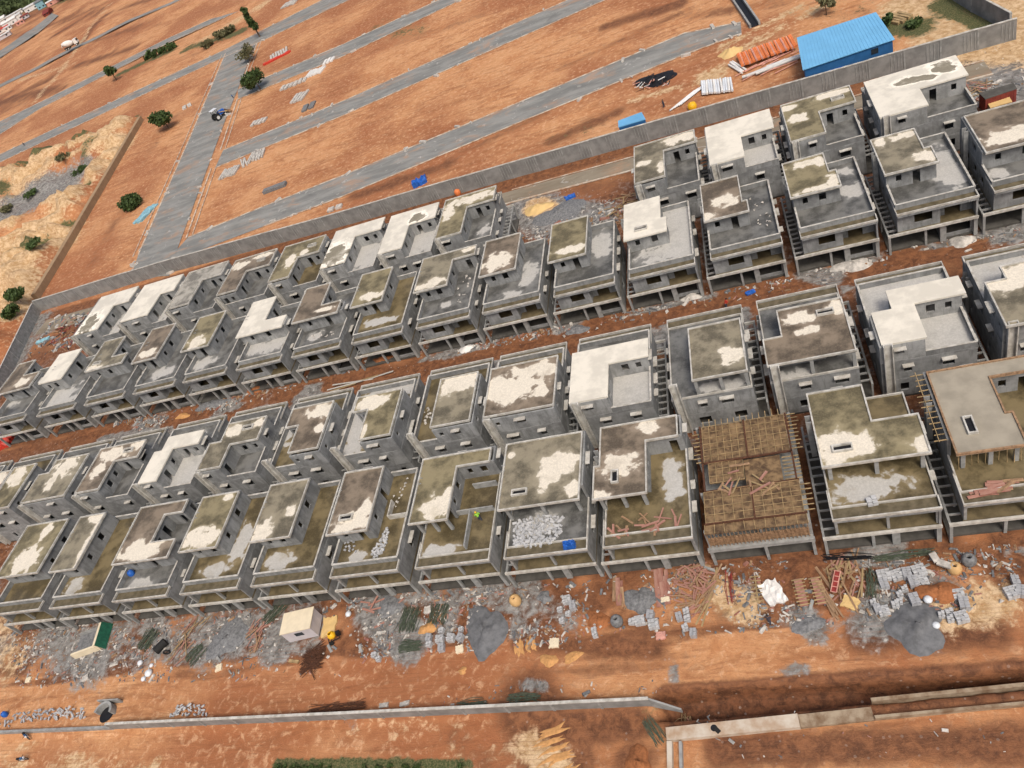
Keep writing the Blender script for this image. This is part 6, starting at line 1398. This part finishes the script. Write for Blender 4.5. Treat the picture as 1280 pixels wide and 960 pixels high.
# ------------------------------------------------------------------ people
def person(label, px, z=None, face=0, shirt='shirt_w', legs='cloth', pose='stand', helmet=None):
    P = G(*px) if z is None else at(*px, z); root = thing('person', label, 'person', P, face)
    me = bpy.data.meshes.new('body'); lean = .25 if pose == 'bend' else .03; st = .14
    V = [(0, 0, .92), (lean * .4, 0, 1.15), (lean, 0, 1.38), (lean * 1.1, 0, 1.5), (lean * 1.2, 0, 1.62), (lean * 1.25, 0, 1.72),
         (st, .1, .9), (st * 1.3, .11, .48), (st, .12, .06), (st + .16, .12, .03), (-st * .5, -.1, .9), (-st * .3, -.11, .48), (-st * 1.4, -.12, .06), (-st * 1.4 + .16, -.12, .03),
         (lean, .2, 1.4), (lean + .05, .27, 1.12), (lean + .22, .25, .9), (lean, -.2, 1.4), (lean + .02, -.27, 1.12), (lean + .2, -.25, .92)]
    E_ = [(0,1),(1,2),(2,3),(3,4),(4,5),(0,6),(6,7),(7,8),(8,9),(0,10),(10,11),(11,12),(12,13),(2,14),(14,15),(15,16),(2,17),(17,18),(18,19)]
    me.from_pydata(V, E_, []); me.materials.append(M['skin']); o = bpy.data.objects.new('body', me); C.objects.link(o); o.parent = root
    sm = o.modifiers.new('skin', 'SKIN'); rad = [.15, .14, .16, .06, .1, .09, .1, .075, .05, .04, .1, .075, .05, .04, .065, .05, .035, .065, .05, .035]
    for i, rr in enumerate(rad): me.skin_vertices[0].data[i].radius = (rr, rr)
    me.skin_vertices[0].data[0].use_root = True
    ss = o.modifiers.new('sub', 'SUBSURF'); ss.levels = 1; ss.render_levels = 1
    b = MB(); b.tube((lean * .1, 0, .9), (lean * .5, 0, 1.15), .19, .18, 12, False); b.tube((lean * .5, 0, 1.15), (lean, 0, 1.45), .18, .2, 12); b.tube((lean, .18, 1.42), (lean + .05, .29, 1.12), .09, .08, 8); b.tube((lean, -.18, 1.42), (lean + .02, -.29, 1.12), .09, .08, 8); b.build('shirt', M[shirt], root)
    b = MB(); b.tube((st, .11, .98), (st * 1.3, .115, .48), .13, .1, 10); b.tube((st * 1.3, .115, .48), (st, .12, .1), .1, .075, 10); b.tube((-st * .5, -.11, .98), (-st * .3, -.115, .48), .13, .1, 10); b.tube((-st * .3, -.115, .48), (-st * 1.4, -.12, .1), .1, .075, 10); b.build('trousers', M[legs], root)
    b = MB(); b.lathe((lean * 1.25, 0, 1.66), [(.125, 0), (.12, .08), (.07, .14), (.01, .155)], 12); b.build('helmet' if helmet else 'hair', M[helmet or 'black'], root, smooth=True)
person('worker in dark clothes standing before the white plastic sheet', (962, 779), face=1.4, shirt='cloth')
person('worker in lime vest on the terrace with half built rooms', (601, 650), L2 + .03, 2.0, 'hivis', helmet='yellow')
person('worker in red shirt at the edge of the middle street', (908, 385), None, .5, 'red', 'cloth', 'bend')
person('dark clad person walking outside the wall, above the blue hut', (830, 134), face=.3, shirt='cloth')
person('dark clad person walking on the far grey road at the left', (31, 182), face=.3, shirt='cloth')
person('person in dark clothes by the concrete kerb at the cross road', (292, 123), face=1.0, shirt='bluewall')
